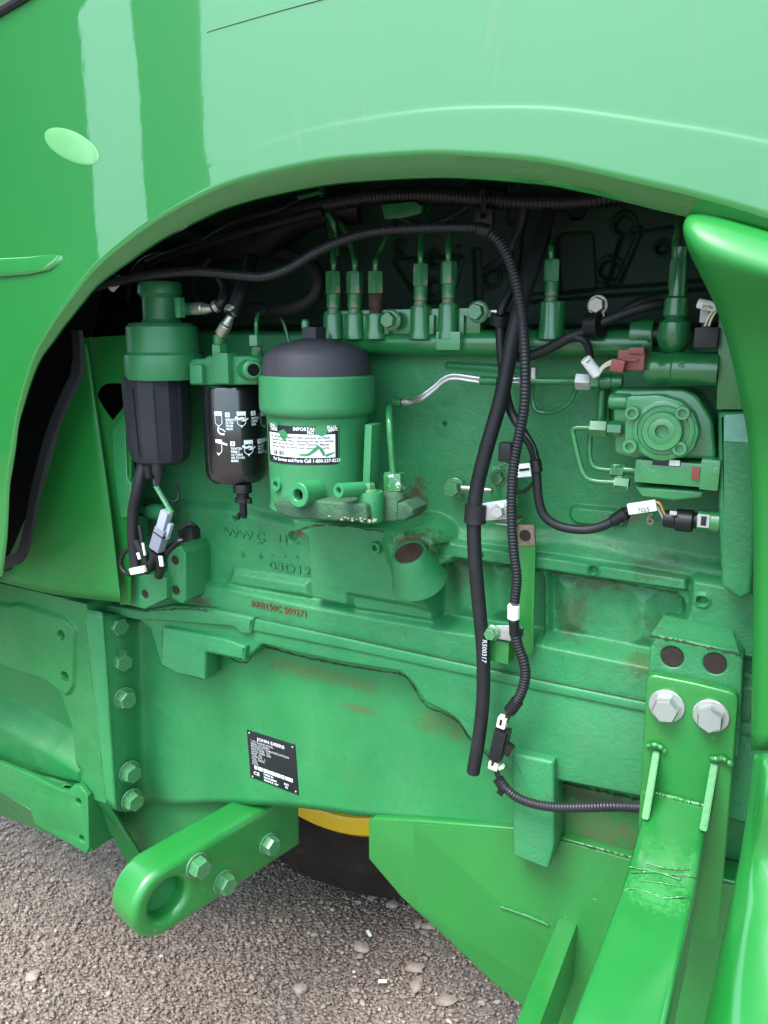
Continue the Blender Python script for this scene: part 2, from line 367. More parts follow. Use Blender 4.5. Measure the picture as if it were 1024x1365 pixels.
def outline_mesh(outer, holes, thick, bevel, bres=2):
    """flat outline (2D lists) -> plate mesh; local z from 0 (front) to -thick"""
    cu = bpy.data.curves.new('c', 'CURVE'); cu.dimensions = '2D'; cu.fill_mode = 'BOTH'
    for loop in [outer] + holes:
        sp = cu.splines.new('POLY'); sp.points.add(len(loop) - 1); sp.use_cyclic_u = True
        for i, q in enumerate(loop): sp.points[i].co = (q[0], q[1], 0, 1)
    cu.extrude = max(thick / 2 - bevel, 1e-5); cu.bevel_depth = bevel; cu.bevel_resolution = bres; cu.offset = -bevel
    o = bpy.data.objects.new('c', cu); COL.objects.link(o)
    me = bpy.data.meshes.new_from_object(o); bpy.data.objects.remove(o); bpy.data.curves.remove(cu)
    me.transform(Matrix.Translation((0, 0, -thick / 2)))
    bm = bmesh.new(); bm.from_mesh(me); bmesh.ops.remove_doubles(bm, verts=bm.verts, dist=1e-6)
    bmesh.ops.recalc_face_normals(bm, faces=bm.faces); bm.to_mesh(me); bm.free()
    return me
FACE = Matrix(((1, 0, 0, 0), (0, 0, -1, 0), (0, 1, 0, 0), (0, 0, 0, 1)))   # local xy -> world XZ, local z -> -Y
def ring2(cx, cy, r, n=20, ry=None):
    return [(cx + r * math.cos(2 * math.pi * k / n), cy + (ry or r) * math.sin(2 * math.pi * k / n)) for k in range(n)]
def plate(name, pts, Y, thick, m, parent=None, bevel=.002, holes=(), rnd=0.0, **k):
    q = [P(x, y, Y) for x, y in pts]; o2 = [(v.x, v.z) for v in q]
    if rnd: o2 = round_poly(o2, rnd)
    hl = []
    for (hx, hy, hr) in holes:
        c = P(hx, hy, Y); hl.append(ring2(c.x, c.z, hr * SC(hx, hy, Y)))
    me = outline_mesh(o2, hl, thick, bevel); me.transform(Matrix.Translation((0, Y, 0)) @ FACE)
    return obj(name, me, m, parent, **k)
def box_bm(sx, sy, sz, bevel=.002, seg=2, bm=None, mtx=None):
    own = bmesh.new(); bmesh.ops.create_cube(own, size=1.0)
    bmesh.ops.scale(own, vec=(sx, sy, sz), verts=own.verts)
    if bevel: bmesh.ops.bevel(own, geom=own.edges[:], offset=bevel, segments=seg, profile=.7, affect='EDGES')
    if mtx is not None: bmesh.ops.transform(own, matrix=mtx, verts=own.verts)
    if bm is None: return own
    me = bpy.data.meshes.new('t'); own.to_mesh(me); own.free(); bm.from_mesh(me); bpy.data.meshes.remove(me); return bm
def box(name, center, size, m, parent=None, bevel=.002, rot=None, **k):
    mt = Matrix.Translation(center)
    if rot is not None: mt = mt @ rot
    return obj(name, box_bm(*size, bevel=bevel), m, parent, matrix=mt, **k)
def vlathe(name, cx, prof, Y, m, parent=None, seg=48, **k):
    "vertical turned body; prof = [(half width px, py)] from the top down, around the axis at px cx"
    mid = prof[len(prof) // 2][1]; base = P(cx, mid, Y); l = []
    for w, py in prof:
        l.append((w * SC(cx, py, Y), P(cx, py, Y).z - base.z))
    return obj(name, lathe_bm(l[::-1], seg), m, parent, matrix=Matrix.Translation(base), **k)
TXT = {}
def text_mesh(body, size, bold=0.0, align='CENTER', extrude=0.0):
    cu = bpy.data.curves.new('t', 'FONT'); cu.body = body; cu.size = size; cu.align_x = align; cu.align_y = 'CENTER'; cu.offset = bold; cu.extrude = extrude
    cu.resolution_u = 2
    o = bpy.data.objects.new('t', cu); COL.objects.link(o); me = bpy.data.meshes.new_from_object(o)
    bpy.data.objects.remove(o); bpy.data.curves.remove(cu); return me
def add_mesh(bm, me, mtx=None):
    if mtx is not None: me.transform(mtx)
    bm.from_mesh(me); bpy.data.meshes.remove(me)
def rect(bm, x0, y0, x1, y1, n=1, z=0.0):
    for k in range(n):
        a = x0 + (x1 - x0) * k / n; b = x0 + (x1 - x0) * (k + 1) / n
        bm.faces.new([bm.verts.new(c) for c in ((a, y0, z), (b, y0, z), (b, y1, z), (a, y1, z))])
def poly2(bm, pts, z=0.0):
    bm.faces.new([bm.verts.new((x, y, z)) for x, y in pts])
def wrap(bm, rad):
    "bend flat art (x right, y up) round a vertical cylinder of radius rad (axis at local origin, front at -Y)"
    for v in bm.verts:
        a = v.co.x / rad; rr = rad + v.co.z
        v.co = Vector((rr * math.sin(a), -rr * math.cos(a), v.co.y))
# ------------------------------------------------------------------ castings as relief surfaces
class Relief:
    def __init__(s, x0, x1, z0, z1, step):
        s.xs = np.arange(x0, x1 + step, step); s.zs = np.arange(z0, z1 + step, step)
        s.X, s.Z = np.meshgrid(s.xs, s.zs); s.H = np.zeros_like(s.X); s.keep = np.ones_like(s.X, bool); s.st = step
    def sdf(s, pts, pad):
        p = np.array(pts); lo = p.min(0) - pad; hi = p.max(0) + pad
        i0, i1 = np.searchsorted(s.xs, [lo[0], hi[0]]); j0, j1 = np.searchsorted(s.zs, [lo[1], hi[1]])
        sl = (slice(j0, j1), slice(i0, i1)); X = s.X[sl]; Z = s.Z[sl]
        d = np.full(X.shape, 1e9); ins = np.zeros(X.shape, bool); n = len(p)
        for i in range(n):
            a = p[i]; b = p[(i + 1) % n]; e = b - a; L = max((e ** 2).sum(), 1e-14)
            t = np.clip(((X - a[0]) * e[0] + (Z - a[1]) * e[1]) / L, 0, 1)
            d = np.minimum(d, (X - a[0] - t * e[0]) ** 2 + (Z - a[1] - t * e[1]) ** 2)
            if abs(e[1]) > 1e-12:
                c = ((a[1] > Z) != (b[1] > Z)) & (X < e[0] * (Z - a[1]) / e[1] + a[0]); ins ^= c
        d = np.sqrt(d); return sl, np.where(ins, d, -d)
    def mask(s, pts, w):
        sl, d = s.sdf(pts, w); t = np.clip(d / w + .5, 0, 1); return sl, t * t * (3 - 2 * t)
    def px(s, pts, Y, rnd=0):
        q = [(P(x, y, Y).x, P(x, y, Y).z) for x, y in pts]; return round_poly(q, rnd) if rnd else q
    def set(s, pts, h, w=.006, rnd=0, Y=None):
        sl, m = s.mask(s.px(pts, -h if Y is None else Y, rnd), w); s.H[sl] = s.H[sl] * (1 - m) + h * m
    def add(s, pts, h, w=.006, rnd=0, Y=0.0):
        sl, m = s.mask(s.px(pts, Y, rnd), w); s.H[sl] += h * m
    def dot(s, px, py, rpx, h, w=.003, Y=0.0):
        c = P(px, py, Y); s.add_world(ring2(c.x, c.z, rpx * SC(px, py, Y), 24), h, w)
    def add_world(s, pts, h, w):
        sl, m = s.mask(pts, w); s.H[sl] += h * m
    def line(s, pts, wpx, h, Y=0.0, w=None):
        q = np.array(s.px(pts, Y)); wid = wpx * SC(*pts[0], Y)
        for a, b in zip(q, q[1:]):
            e = b - a; n = np.array((-e[1], e[0])) / np.hypot(*e) * wid / 2; ex = e / np.hypot(*e) * wid * .3
            s.add_world([tuple(a + n - ex), tuple(b + n + ex), tuple(b - n + ex), tuple(a - n - ex)], h, w or wid * .6)
    def noise(s, amp, cell):
        g = rng.normal(size=(int((s.zs[-1] - s.zs[0]) / cell) + 3, int((s.xs[-1] - s.xs[0]) / cell) + 3))
        fx = (s.X - s.xs[0]) / cell; fz = (s.Z - s.zs[0]) / cell; i = fx.astype(int); j = fz.astype(int); u = fx - i; v = fz - j
        u = u * u * (3 - 2 * u); v = v * v * (3 - 2 * v)
        s.H += amp * (g[j, i] * (1 - u) * (1 - v) + g[j, i + 1] * u * (1 - v) + g[j + 1, i] * (1 - u) * v + g[j + 1, i + 1] * u * v)
    def cut(s, pts, Y=0.0, inside=True):
        q = s.px(pts, Y); sl, d = s.sdf(q, .02)
        if inside: s.keep[sl] &= ~(d > 0)
        else:
            k = np.zeros_like(s.keep); k[sl] = d > 0; s.keep &= k
    def build(s, name, m, parent=None, **k):
        nz, nx = s.X.shape; co = np.stack([s.X, -s.H, s.Z], -1).reshape(-1, 3)
        idx = np.arange(nz * nx).reshape(nz, nx)
        f = np.stack([idx[:-1, :-1], idx[:-1, 1:], idx[1:, 1:], idx[1:, :-1]], -1).reshape(-1, 4)
        kk = s.keep.reshape(-1); f = f[kk[f].all(1)]
        used = np.zeros(len(co), bool); used[f.reshape(-1)] = True; re = np.cumsum(used) - 1; co = co[used]; f = re[f]
        me = bpy.data.meshes.new(name); me.vertices.add(len(co)); me.vertices.foreach_set('co', co.astype(np.float32).reshape(-1))
        me.loops.add(len(f) * 4); me.loops.foreach_set('vertex_index', f.astype(np.int32).reshape(-1))
        me.polygons.add(len(f)); me.polygons.foreach_set('loop_start', np.arange(0, len(f) * 4, 4, dtype=np.int32))
        me.polygons.foreach_set('loop_total', np.full(len(f), 4, np.int32)); me.update(calc_edges=True); me.validate()
        return obj(name, me, m, parent, sharp=60, **k)
# ================================================================== THE SETTING
def ground():
    bm = bmesh.new(); bmesh.ops.create_grid(bm, x_segments=2, y_segments=2, size=120)
    o = obj('ground', bm, 'gravel'); tag(o, None, None, None, 'structure'); o.location.z = -.004
ground()
# two sheds across the yard behind the photographer: the paint mirrors them
def shed(a0, a1, dist, depth, h, label):
    c = Vector((-.8, -.25)); pts = []
    for a, d in ((a0, dist), (a1, dist), (a1, dist + depth), (a0, dist + depth)):
        pts.append((c.x - d * math.sin(R(a)), c.y - d * math.cos(R(a))))
    e = empty('shed', (pts[0][0], pts[0][1], 0)); tag(e, label, 'shed')
    bm = bmesh.new(); lo = [bm.verts.new((*p, -.01)) for p in pts]; hi = [bm.verts.new((*p, h)) for p in pts]
    for i in range(4): bm.faces.new((lo[i], lo[(i + 1) % 4], hi[(i + 1) % 4], hi[i]))
    bmesh.ops.recalc_face_normals(bm, faces=bm.faces); obj('wall', bm, 'barnwall', e, sharp=None)
    cx = sum(p[0] for p in pts) / 4; cy = sum(p[1] for p in pts) / 4
    bm = bmesh.new(); q = [bm.verts.new((cx + (p[0] - cx) * 1.03, cy + (p[1] - cy) * 1.03, h)) for p in pts]; top = bm.verts.new((cx, cy, h + 1.2))
    for i in range(4): bm.faces.new((q[i], q[(i + 1) % 4], top))
    obj('roof', bm, 'barnwall', e, sharp=None)
SHEDS = True
if SHEDS:
    shed(39.6, 44.2, 10, 5, 13.0, 'narrow grey shed across the yard, mirrored in the hood paint')
    shed(47.9, 80, 10, 6, 13.0, 'long grey shed across the yard, mirrored at the left of the hood')
# ================================================================== HOOD
_sv = np.arange(.3, 3.4, .004); _an = np.clip((_sv - 1.86) / .30, 0, R(84))
_py = np.concatenate([[0], np.cumsum(np.sin(_an[:-1]) * .004)]); _pz = .3 + np.concatenate([[0], np.cumsum(np.cos(_an[:-1]) * .004)])
YH = -.290
def hood_pt(X, s, off=0.0):
    y = np.interp(s, _sv, _py); z = np.interp(s, _sv, _pz); a = np.interp(s, _sv, _an)
    return Vector((X, YH + y - off * math.cos(a), z + off * math.sin(a)))
def hood_px(px, py):
    Y = YH
    for _ in range(12):
        q = P(px, py, Y); s = float(np.interp(q.z, _pz, _sv)); Y = YH + float(np.interp(s, _sv, _py))
    return q.x, s
RIM = [(-1, 768), (3, 741), (7, 704), (10, 643), (17, 596), (24, 549), (44, 481), (67, 438), (101, 390), (128, 357), (165, 325), (210, 293),
       (260, 265), (300, 247), (350, 232), (420, 217), (480, 210), (560, 205), (620, 206), (700, 212), (760, 222), (860, 245), (930, 262), (1024, 290), (1100, 322), (1180, 370), (1260, 440), (1340, 560)]
def hood():
    rp = [Vector((*hood_px(*q), 0)) for q in RIM]
    rp = catmull(rp, 8); n = len(rp)
    c0 = Vector((*hood_px(520, 560), 0)); bm = bmesh.new(); grid = []
    D = [0, .0015, .004]
    for i, p in enumerate(rp):
        t = (rp[min(i + 1, n - 1)] - rp[max(i - 1, 0)]).normalized(); nrm = Vector((-t.y, t.x, 0))
        d = (p - c0).normalized()
        if nrm.dot(d) < 0: nrm = -nrm
        # crease distance grows from the left to the right of the arch
        u = min(max((p.x + .78) / .75, 0), 1); dc = .022 + .034 * u; st = -.0008 * min(max((p.x + .64) / .30, 0), 1)
        ny = max(0, min(1, nrm.y)); w = .0030 + .0170 * ny ** 4
        g = .10 + .90 * ny ** 3; row = []
        for a, b in ((w * .3, .045 * g), (w, .026 * g), (w, .0195 * g), (w * .97, .0185 * g), (w * .5, .0095 * g), (w * .05, .0012 * g)):       # lip, from the inside out
            q = p - nrm * a; v = hood_pt(q.x, q.y, -b); row.append(bm.verts.new(v))
        ds = [0, .002, .006, dc * .5, dc - .006, dc - .002, dc - .001, dc + .001, dc + .002, dc + .006, dc + .03] + [.12 + .03 * j for j in range(14)] + [.6, .75, .9, 1.2, 1.6]
        for k, dd in enumerate(ds):
            q = p + (nrm.lerp(d, min(1, dd / .3))).normalized() * dd
            off = 0 if dd < dc - .0015 else st * min(1, (dd - dc + .0015) / .003)
            if dd == 0: off = -.0008
            row.append(bm.verts.new(hood_pt(q.x, min(q.y, 3.3), off)))
        grid.append(row)
    for a, b in zip(grid, grid[1:]):
        for k in range(len(a) - 1): bm.faces.new((a[k], b[k], b[k + 1], a[k + 1]))
    bmesh.ops.recalc_face_normals(bm, faces=bm.faces)
    bm.normal_update()
    return obj('hood', bm, 'hood', TR, label='glossy green hood panel arching over the engine bay', sharp=22)
HOOD = hood()
def on_hood(pts, off):
    out = []
    for px, py in pts:
        X, s = hood_px(px, py); out.append(hood_pt(X, s, off))
    return out
def hood_patch(name, pts, h, m, label=None, tilt=0.0):
    "raised island lying on the hood: outline in px, domed by h"
    bm = bmesh.new(); n = len(pts); cx = sum(p[0] for p in pts) / n; cy = sum(p[1] for p in pts) / n; rings = []
    for f, o in ((1.0, 0.0003), (.95, h * .55), (.8, h * .85), (.5, h), (.2, h * 1.02)):
        q = [(cx + (x - cx) * f, cy + (y - cy) * f) for x, y in pts]
        rings.append([bm.verts.new(hood_pt(*hood_px(*a), o + tilt * (a[1] - cy) / 20)) for a in q])
    for a, b in zip(rings, rings[1:]):
        for k in range(n): bm.faces.new((a[k], a[(k + 1) % n], b[(k + 1) % n], b[k]))
    bm.faces.new(rings[-1]); bmesh.ops.recalc_face_normals(bm, faces=bm.faces)
    return obj(name, bm, m, HOOD, label=label, sharp=70)
ov = [(96 + 40 * math.cos(a) * math.cos(.48) - 19 * math.sin(a) * math.sin(.48), 195 + 40 * math.cos(a) * math.sin(.48) + 19 * math.sin(a) * math.cos(.48)) for a in [2 * math.pi * k / 32 for k in range(32)]]
hood_patch('oval_spot', ov, .0022, 'hoodspot', 'pale green oval emblem on the hood side') if False else None
mat('oval_spot', (.10, .30, .11), .35, coat=.6, coat_rough=.12, var=.06, vscale=20)  # paler green oval, slightly raised on the hood
hood_patch('oval_spot', ov, .0010, 'oval_spot', 'pale green oval spot on the hood side')
hood_patch('styling_crease', [(-60, 344), (0, 344), (40, 342), (80, 336), (88, 339), (84, 348), (68, 360), (40, 366), (0, 369), (-60, 371)], .0025, 'hood', tilt=.003)
def strip_on_hood(name, pts, wpx, h, m, parent=HOOD):
    w = wpx * .001; c = catmull(on_hood(pts, h * .2), 8)
    return obj(name, tube_bm(c, w, 10), m, parent)
strip_on_hood('panel_seam', [(276, 43), (330, 27), (390, 10), (450, -6), (520, -22)], 0.45, 0.0, 'seamline')
strip_on_hood('gap_strip', [(-30, 32), (10, 10), (50, -14), (90, -40)], 7, .004, 'seal')  # black strip painting the dark gap past the hood's end
# ================================================================== ENGINE BLOCK
xa, xb = P(175, 700).x, P(1030, 700, -.08).x
ER = Relief(xa, xb, P(500, 960).z, P(500, 225, .06).z, .0017)
ER.H[:] = 0.0
# lower half stands prouder than the upper side face
ER.set([(150, 668), (300, 676), (400, 700), (590, 712), (760, 716), (930, 752), (1060, 770), (1060, 1050), (150, 1050)], .012, .022)
# boss panel under the oil filter
ER.set([(384, 690), (430, 694), (545, 706), (586, 716), (583, 828), (470, 810), (414, 798), (409, 716), (394, 708)], .040, .009, .006)
ER.set([(470, 790), (556, 806), (583, 815), (583, 830), (470, 812)], .026, .014)
# dipstick filler column
ER.set([(508, 724), (520, 706), (560, 702), (583, 716), (584, 760), (578, 812), (552, 806), (530, 780), (512, 745)], .062, .03, .02)
# side recesses between the ribs
ER.set([(592, 742), (662, 750), (730, 760), (730, 846), (590, 834)], -.012, .010, .008)
ER.set([(735, 758), (850, 776), (912, 790), (916, 812), (905, 826), (884, 840), (876, 886), (735, 852)], -.012, .010, .010)
for x0, y0 in ((604, 752), (652, 754), (742, 772), (842, 790)):
    ER.add([(x0, y0), (x0 + 26, y0 + 5), (x0 + 30, y0 + 70), (x0 + 6, y0 + 66)], .010, .03, 0)
# flange over the recesses
ER.set([(590, 722), (700, 738), (820, 756), (915, 772), (916, 789), (820, 775), (700, 757), (590, 743)], .026, .007)
# sloping lower flange above the pan joint
ER.set([(150, 740), (225, 772), (300, 782), (420, 808), (500, 822), (600, 838), (730, 858), (880, 888), (1060, 925), (1060, 1080), (150, 1080)], .030, .016)
ER.set([(310, 762), (408, 778), (412, 796), (330, 784), (302, 778)], .022, .014)
# right-hand boss
ER.set([(922, 772), (958, 778), (1012, 790), (1010, 880), (868, 872), (878, 846), (908, 838), (918, 815)], .036, .010, .006)
# pads and sundries
ER.add([(764, 673), (828, 679), (838, 688), (834, 700), (772, 697), (761, 688)], .011, .005, .008)
ER.add([(596, 484), (652, 486), (700, 492), (700, 498), (596, 490)], .004, .006)
ER.add([(690, 520), (700, 520), (702, 640), (690, 640)], .003, .01)
for x, y, r in ((592, 565, 2.2), (660, 565, 2.2), (797, 753, 5), (940, 790, 6), (648, 735, 4), (395, 713, 6), (318, 690, 3)): ER.dot(x, y, r, -.012, .003)
for x, y, r in ((797, 753, 8), (940, 790, 10)): ER.dot(x, y, r, .003, .004)
# cylinder head above the rail, set back
HEADTOP = [(150, 150), (1080, 150), (1080, 440), (150, 440)]
ER.set(HEADTOP, -.055, .02, Y=.055)
def head(pts, h, w=.006, rnd=.01): ER.add(pts, h, w, rnd, Y=.055)
head([(742, 312), (790, 308), (794, 388), (744, 392)], -.012)
head([(828, 312), (905, 300), (905, 378), (806, 384)], -.012)
head([(520, 345), (620, 340), (600, 402), (560, 404)], -.012)
head([(630, 330), (640, 330), (642, 400), (632, 400)], -.010)
ER.line([(852, 305), (822, 378)], 7, .006, .055)
ER.line([(612, 330), (585, 405)], 6, .005, .055)
ER.line([(700, 398), (960, 378)], 10, .007, .055)
for x, y, r in ((655, 370, 15), (812, 360, 18), (832, 300, 17), (770, 280, 18), (578, 345, 12), (574, 384, 14), (535, 330, 11), (880, 330, 10)):
    ER.dot(x, y, r, .004, .006, .055); ER.dot(x, y, r * .66, -.012, .005, .055)
ER.line([(690, 250), (690, 290)], 20, .02, .055); ER.line([(630, 255), (670, 262)], 14, .02, .055)
ER.noise(.0006, .06); ER.noise(.00022, .012)
ER.keep &= ER.X > P(188, 700).x
ER.cut([(100, 822), (283, 824), (460, 862), (720, 920), (858, 948), (1100, 998), (1100, 1300), (100, 1300)], -.03)
BLOCK = ER.build('engine_block', 'cast', TR, label='cast iron engine block in dull green enamel')
# dirtier material on the head, its base darkened to paint the bay's shade
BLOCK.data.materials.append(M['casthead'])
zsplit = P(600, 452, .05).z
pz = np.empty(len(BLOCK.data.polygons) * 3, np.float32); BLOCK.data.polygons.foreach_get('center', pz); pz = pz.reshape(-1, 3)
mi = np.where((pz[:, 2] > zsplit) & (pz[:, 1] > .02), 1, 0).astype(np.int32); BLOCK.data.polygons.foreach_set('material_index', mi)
# body of the engine behind the near face
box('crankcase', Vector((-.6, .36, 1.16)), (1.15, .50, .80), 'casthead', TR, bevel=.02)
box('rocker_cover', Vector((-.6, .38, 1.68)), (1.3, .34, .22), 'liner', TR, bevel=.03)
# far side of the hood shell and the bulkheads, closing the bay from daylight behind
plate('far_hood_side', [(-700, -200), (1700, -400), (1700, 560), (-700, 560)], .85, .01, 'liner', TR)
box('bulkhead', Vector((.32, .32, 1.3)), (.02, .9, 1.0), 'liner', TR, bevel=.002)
box('belly_box', Vector((-.62, .21, .78)), (2.0, .30, .20), 'frame', TR, .03)  # unseen underside box, added to keep sky light off the ground below
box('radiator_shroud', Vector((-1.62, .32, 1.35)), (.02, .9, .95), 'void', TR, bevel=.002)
# casting marks
def wall_text(name, body, px, py, Y, hpx, m, parent, slant=0.0, bold=0.0, ext=.0006, wide=1.0, shear=0.0):
    s = SC(px, py, Y); me = text_mesh(body, hpx * s * 1.35, bold * s, extrude=ext)
    me.transform(Matrix.Translation(P(px, py, Y)) @ FACE @ Matrix.Rotation(slant, 4, 'Z') @ Matrix.Diagonal((wide, 1, 1, 1)))
    return obj(name, me, m, parent, sharp=None)
wall_text('casting_mark', "'WW", 317, 712, -.0135, 11, 'emboss', BLOCK, 0, .25, .0012, 1.5)
wall_text('casting_mark', 'C', 347, 716, -.0135, 13, 'emboss', BLOCK, 0, .2, .0012, 1.3)
wall_text('casting_mark', '_', 347, 719, -.0135, 9, 'emboss', BLOCK, 0, .2, .0012, 1.0)
wall_text('casting_mark', '11', 377, 719, -.0135, 10, 'emboss', BLOCK, 0, .2, .0012, 1.5)
wall_text('casting_mark', '-', 396, 722, -.0135, 10, 'emboss', BLOCK, 0, .2, .0012, 2.0)
wall_text('casting_mark', '03D12', 386, 758, -.0135, 12, 'emboss', BLOCK, 0, .3, .0012, 1.55)
for x, y in ((324, 739), (347, 742), (362, 739), (380, 741), (396, 742)):
    wall_text('casting_mark', ('↓' if x < 350 else '-'), x, y, -.0135, 7, 'emboss', BLOCK, 0, .2, .001, 1.2)
wall_text('stamped_number', 'RRB150C 509271', 372, 812, -.0315, 9.5, 'stamp', BLOCK, 0, .12, .0006, .98)
wall_text('casting_mark', '6', 867, 692, -.0150, 17, 'scale', BLOCK, 0, .5, .002, 1.0)
# ------------------------------------------------------------------ pan casting
PAN = [(112, 801), (150, 806), (186, 813), (205, 811), (228, 806), (283, 811), (370, 829), (460, 849), (590, 877), (720, 906), (858, 934), (1030, 970),
       (1030, 1110), (858, 1064), (800, 1052), (739, 1040), (738, 1122), (731, 1159), (683, 1141), (684, 1036), (674, 1020), (650, 1004), (624, 982), (610, 960), (595, 950), (567, 937),
       (548, 908), (534, 896), (509, 892), (460, 884), (400, 872), (349, 859), (326, 881), (274, 869), (273, 907), (235, 898), (214, 886), (200, 838), (184, 826), (112, 812)]
PANO = plate('oil_pan', PAN, -.034, .07, 'cast', TR, .005, rnd=.004, label='green cast oil pan rail below the block joint')
plate('finger', [(682, 1004), (738, 1016), (739, 1128), (731, 1160), (684, 1142)], -.052, .06, 'cast', PANO, .005, rnd=.005)
plate('rail_lip', [(112, 802), (186, 814), (205, 812), (228, 807), (283, 812), (338, 824), (334, 846), (322, 846), (310, 836), (215, 828), (184, 827), (112, 812)], -.044, .03, 'cast', PANO, .005, rnd=.004)
plate('rail_rib', [(283, 813), (460, 851), (720, 908), (1030, 972), (1030, 988), (858, 950), (720, 922), (460, 866), (338, 842), (283, 830)], -.0385, .03, 'cast', PANO, .004)
plate('support_pad', [(215, 836), (300, 852), (327, 862), (326, 882), (274, 870), (273, 908), (236, 899), (214, 888)], -.046, .04, 'cast', PANO, .005, rnd=.003)
# dark joint line between block and pan
tube('gasket', [(283, 810), (370, 828), (460, 848), (590, 876), (720, 905), (858, 933), (960, 955)], 1.0, 'grime', TR, 8, Y=-.036)
def dirtline(pts, Y, r, m='dirtline'):
    c = catmull(pts3(pts, Y), 14); c = [p + Vector((random.gauss(0, .0004), 0, random.gauss(0, .0006))) for p in c]; rv = [max(.15, random.gauss(.8, .45)) for _ in range(len(c) + 2)]
    return obj('dirt_line', tube_bm(c, r, 6, rfun=lambda t: rv[int(t * len(c))]), m, PANO, sharp=80)
dirtline([(290, 868), (326, 884), (349, 863), (400, 875), (460, 887), (509, 895), (534, 899), (548, 911), (567, 940), (595, 953), (612, 964), (626, 985), (650, 1007), (674, 1023)], .013, .0013)
dirtline([(592, 745), (700, 758), (820, 776), (905, 790)], -.016, .0011); dirtline([(741, 1042), (800, 1055), (856, 1067)], .016, .0016); dirtline([(742, 1118), (800, 1132), (845, 1144)], -.001, .0009)
dirtline([(386, 712), (430, 700), (545, 712)], -.041, .0012); dirtline([(866, 847), (900, 853), (940, 862), (983, 871)], -.081, .0013); dirtline([(192, 815), (240, 812), (283, 814)], -.045, .0014)
# dirty plate inside the notch
plate('clutch_cover', [(715, 1015), (890, 1060), (890, 1170), (715, 1130)], .02, .02, 'frame', TR)
# ------------------------------------------------------------------ frame at the left, bolt flange and side plate
def loft(name, cols, rows, m, parent, label=None, sharp=60, sub=6, thick=0.0):
    """cols: list of polylines [(px,py,Y),...] with equal counts, smoothed down the column"""
    g = [catmull(pts3(c), sub) for c in cols]; g2 = list(zip(*g)); bm = bmesh.new(); vs = []
    for r_ in g2: vs.append([bm.verts.new(v) for v in (catmull(r_, rows) if rows > 1 else r_)])
    for a, b in zip(vs, vs[1:]):
        for k in range(len(a) - 1): bm.faces.new((a[k], b[k], b[k + 1], a[k + 1]))
    bmesh.ops.recalc_face_normals(bm, faces=bm.faces)
    o = obj(name, bm, m, parent, label=label, sharp=sharp)
    if thick:
        md = o.modifiers.new('thickness', 'SOLIDIFY'); md.thickness = thick; md.offset = 0
    return o
def col(x0, y0, x1, y1, Y, n=4): return [(x0 + (x1 - x0) * k / n, y0 + (y1 - y0) * k / n, Y) for k in range(n + 1)]
FR = Relief(P(-90, 900, -.09).x, P(150, 900, -.09).x, P(60, 1090, -.09).z, P(-90, 735, -.09).z, .0018)
FR.H[:] = -.02
FR.set([(-120, 748), (0, 776), (60, 789), (117, 804), (121, 830), (130, 940), (138, 1029), (144, 1074), (128, 1068), (100, 1062), (-120, 1010)], .090, .006, .004)
FR.add([(-60, 786), (15, 806), (28, 804), (89, 823), (103, 838), (101, 914), (92, 926), (62, 904), (0, 884), (-60, 868)], .008, .008, .010, Y=-.09)
FR.set([(-120, 855), (0, 885), (55, 903), (80, 926), (95, 972), (101, 1048), (88, 1060), (0, 1020), (-120, 985)], .022, .012, .012, Y=-.09)
FR.set([(-120, 925), (0, 968), (60, 1002), (103, 1030), (103, 1062), (0, 1040), (-120, 1005)], .070, .055, 0, Y=-.09)
for x, y in ((83, 846), (88, 901)): FR.dot(x, y, 6, -.03, .003, -.095)
FR.noise(.0006, .04); FR.keep &= FR.H > -.01
FRAME = FR.build('front_frame', 'frame', TR, label='green cast frame with two small holes at the left')
rail = plate('lower_rail', [(-90, 990), (0, 1017), (43, 1034), (80, 1053), (90, 1055), (98, 1047), (108, 1049), (117, 1061), (119, 1130), (115, 1138), (46, 1098), (40, 1077), (0, 1057), (-90, 1020)], -.105, .012, 'frame', TR, .002, holes=[(105, 1069, 5), (109, 1118, 5)])
def quad(name, pts, m, parent, thick=.008):
    bm = bmesh.new(); bm.faces.new([bm.verts.new(P(*q)) for q in pts]); o = obj(name, bm, m, parent, sharp=None)
    md = o.modifiers.new('thickness', 'SOLIDIFY'); md.thickness = thick; md.offset = 0; return o
quad('gusset', [(119, 1056, -.098), (152, 1112, -.03), (121, 1135, -.098)], 'frame', TR)
quad('brace', [(122, 1062, -.085), (146, 1070, -.075), (196, 1150, .03), (186, 1176, .03)], 'frame', TR)
quad('lower_rail_flange', [(-60, 1018, -.098), (43, 1078, -.098), (118, 1130, -.098), (160, 1112, .10), (-60, 1060, .10)], 'frame', TR)
plate('frame_back', [(-95, 960), (60, 1010), (125, 1062), (118, 1075), (60, 1060), (-95, 1040)], -.060, .01, 'frame', TR)
plate('belly_plate', [(140, 1050), (345, 1050), (345, 1082), (192, 1165), (146, 1082)], .035, .01, 'frame', TR)
SIDE = loft('side_plate', [
    col(112, 812, 143, 1072, -.088), col(120, 813, 148, 1075, -.0885), col(134, 815, 154, 1079, -.087), col(140, 817, 158, 1081, -.078), col(160, 820, 172, 1082, -.045),
    col(180, 822, 188, 1076, -.002), col(190, 825, 198, 1068, .011), col(206, 832, 212, 1069, .016), col(240, 838, 237, 1073, .016), col(300, 846, 296, 1071, .016), col(390, 858, 390, 1075, .016), col(491, 876, 491, 1088, .016),
    col(600, 890, 600, 1096, .016), col(750, 915, 750, 1112, .016)], 3, 'sideplate', TR, label='green side plate carrying the black data plate', thick=.004)
for x, y in ((155, 833), (160, 880), (165, 930), (172, 1028), (175, 1065)):
    f = (y - 820) / 250.0
    bolt(x, y, -.05, 21, SIDE, 'greenbolt', 'washer', axis=Vector((.96, -.28, 0.02)), roll=.35 + x * .7)
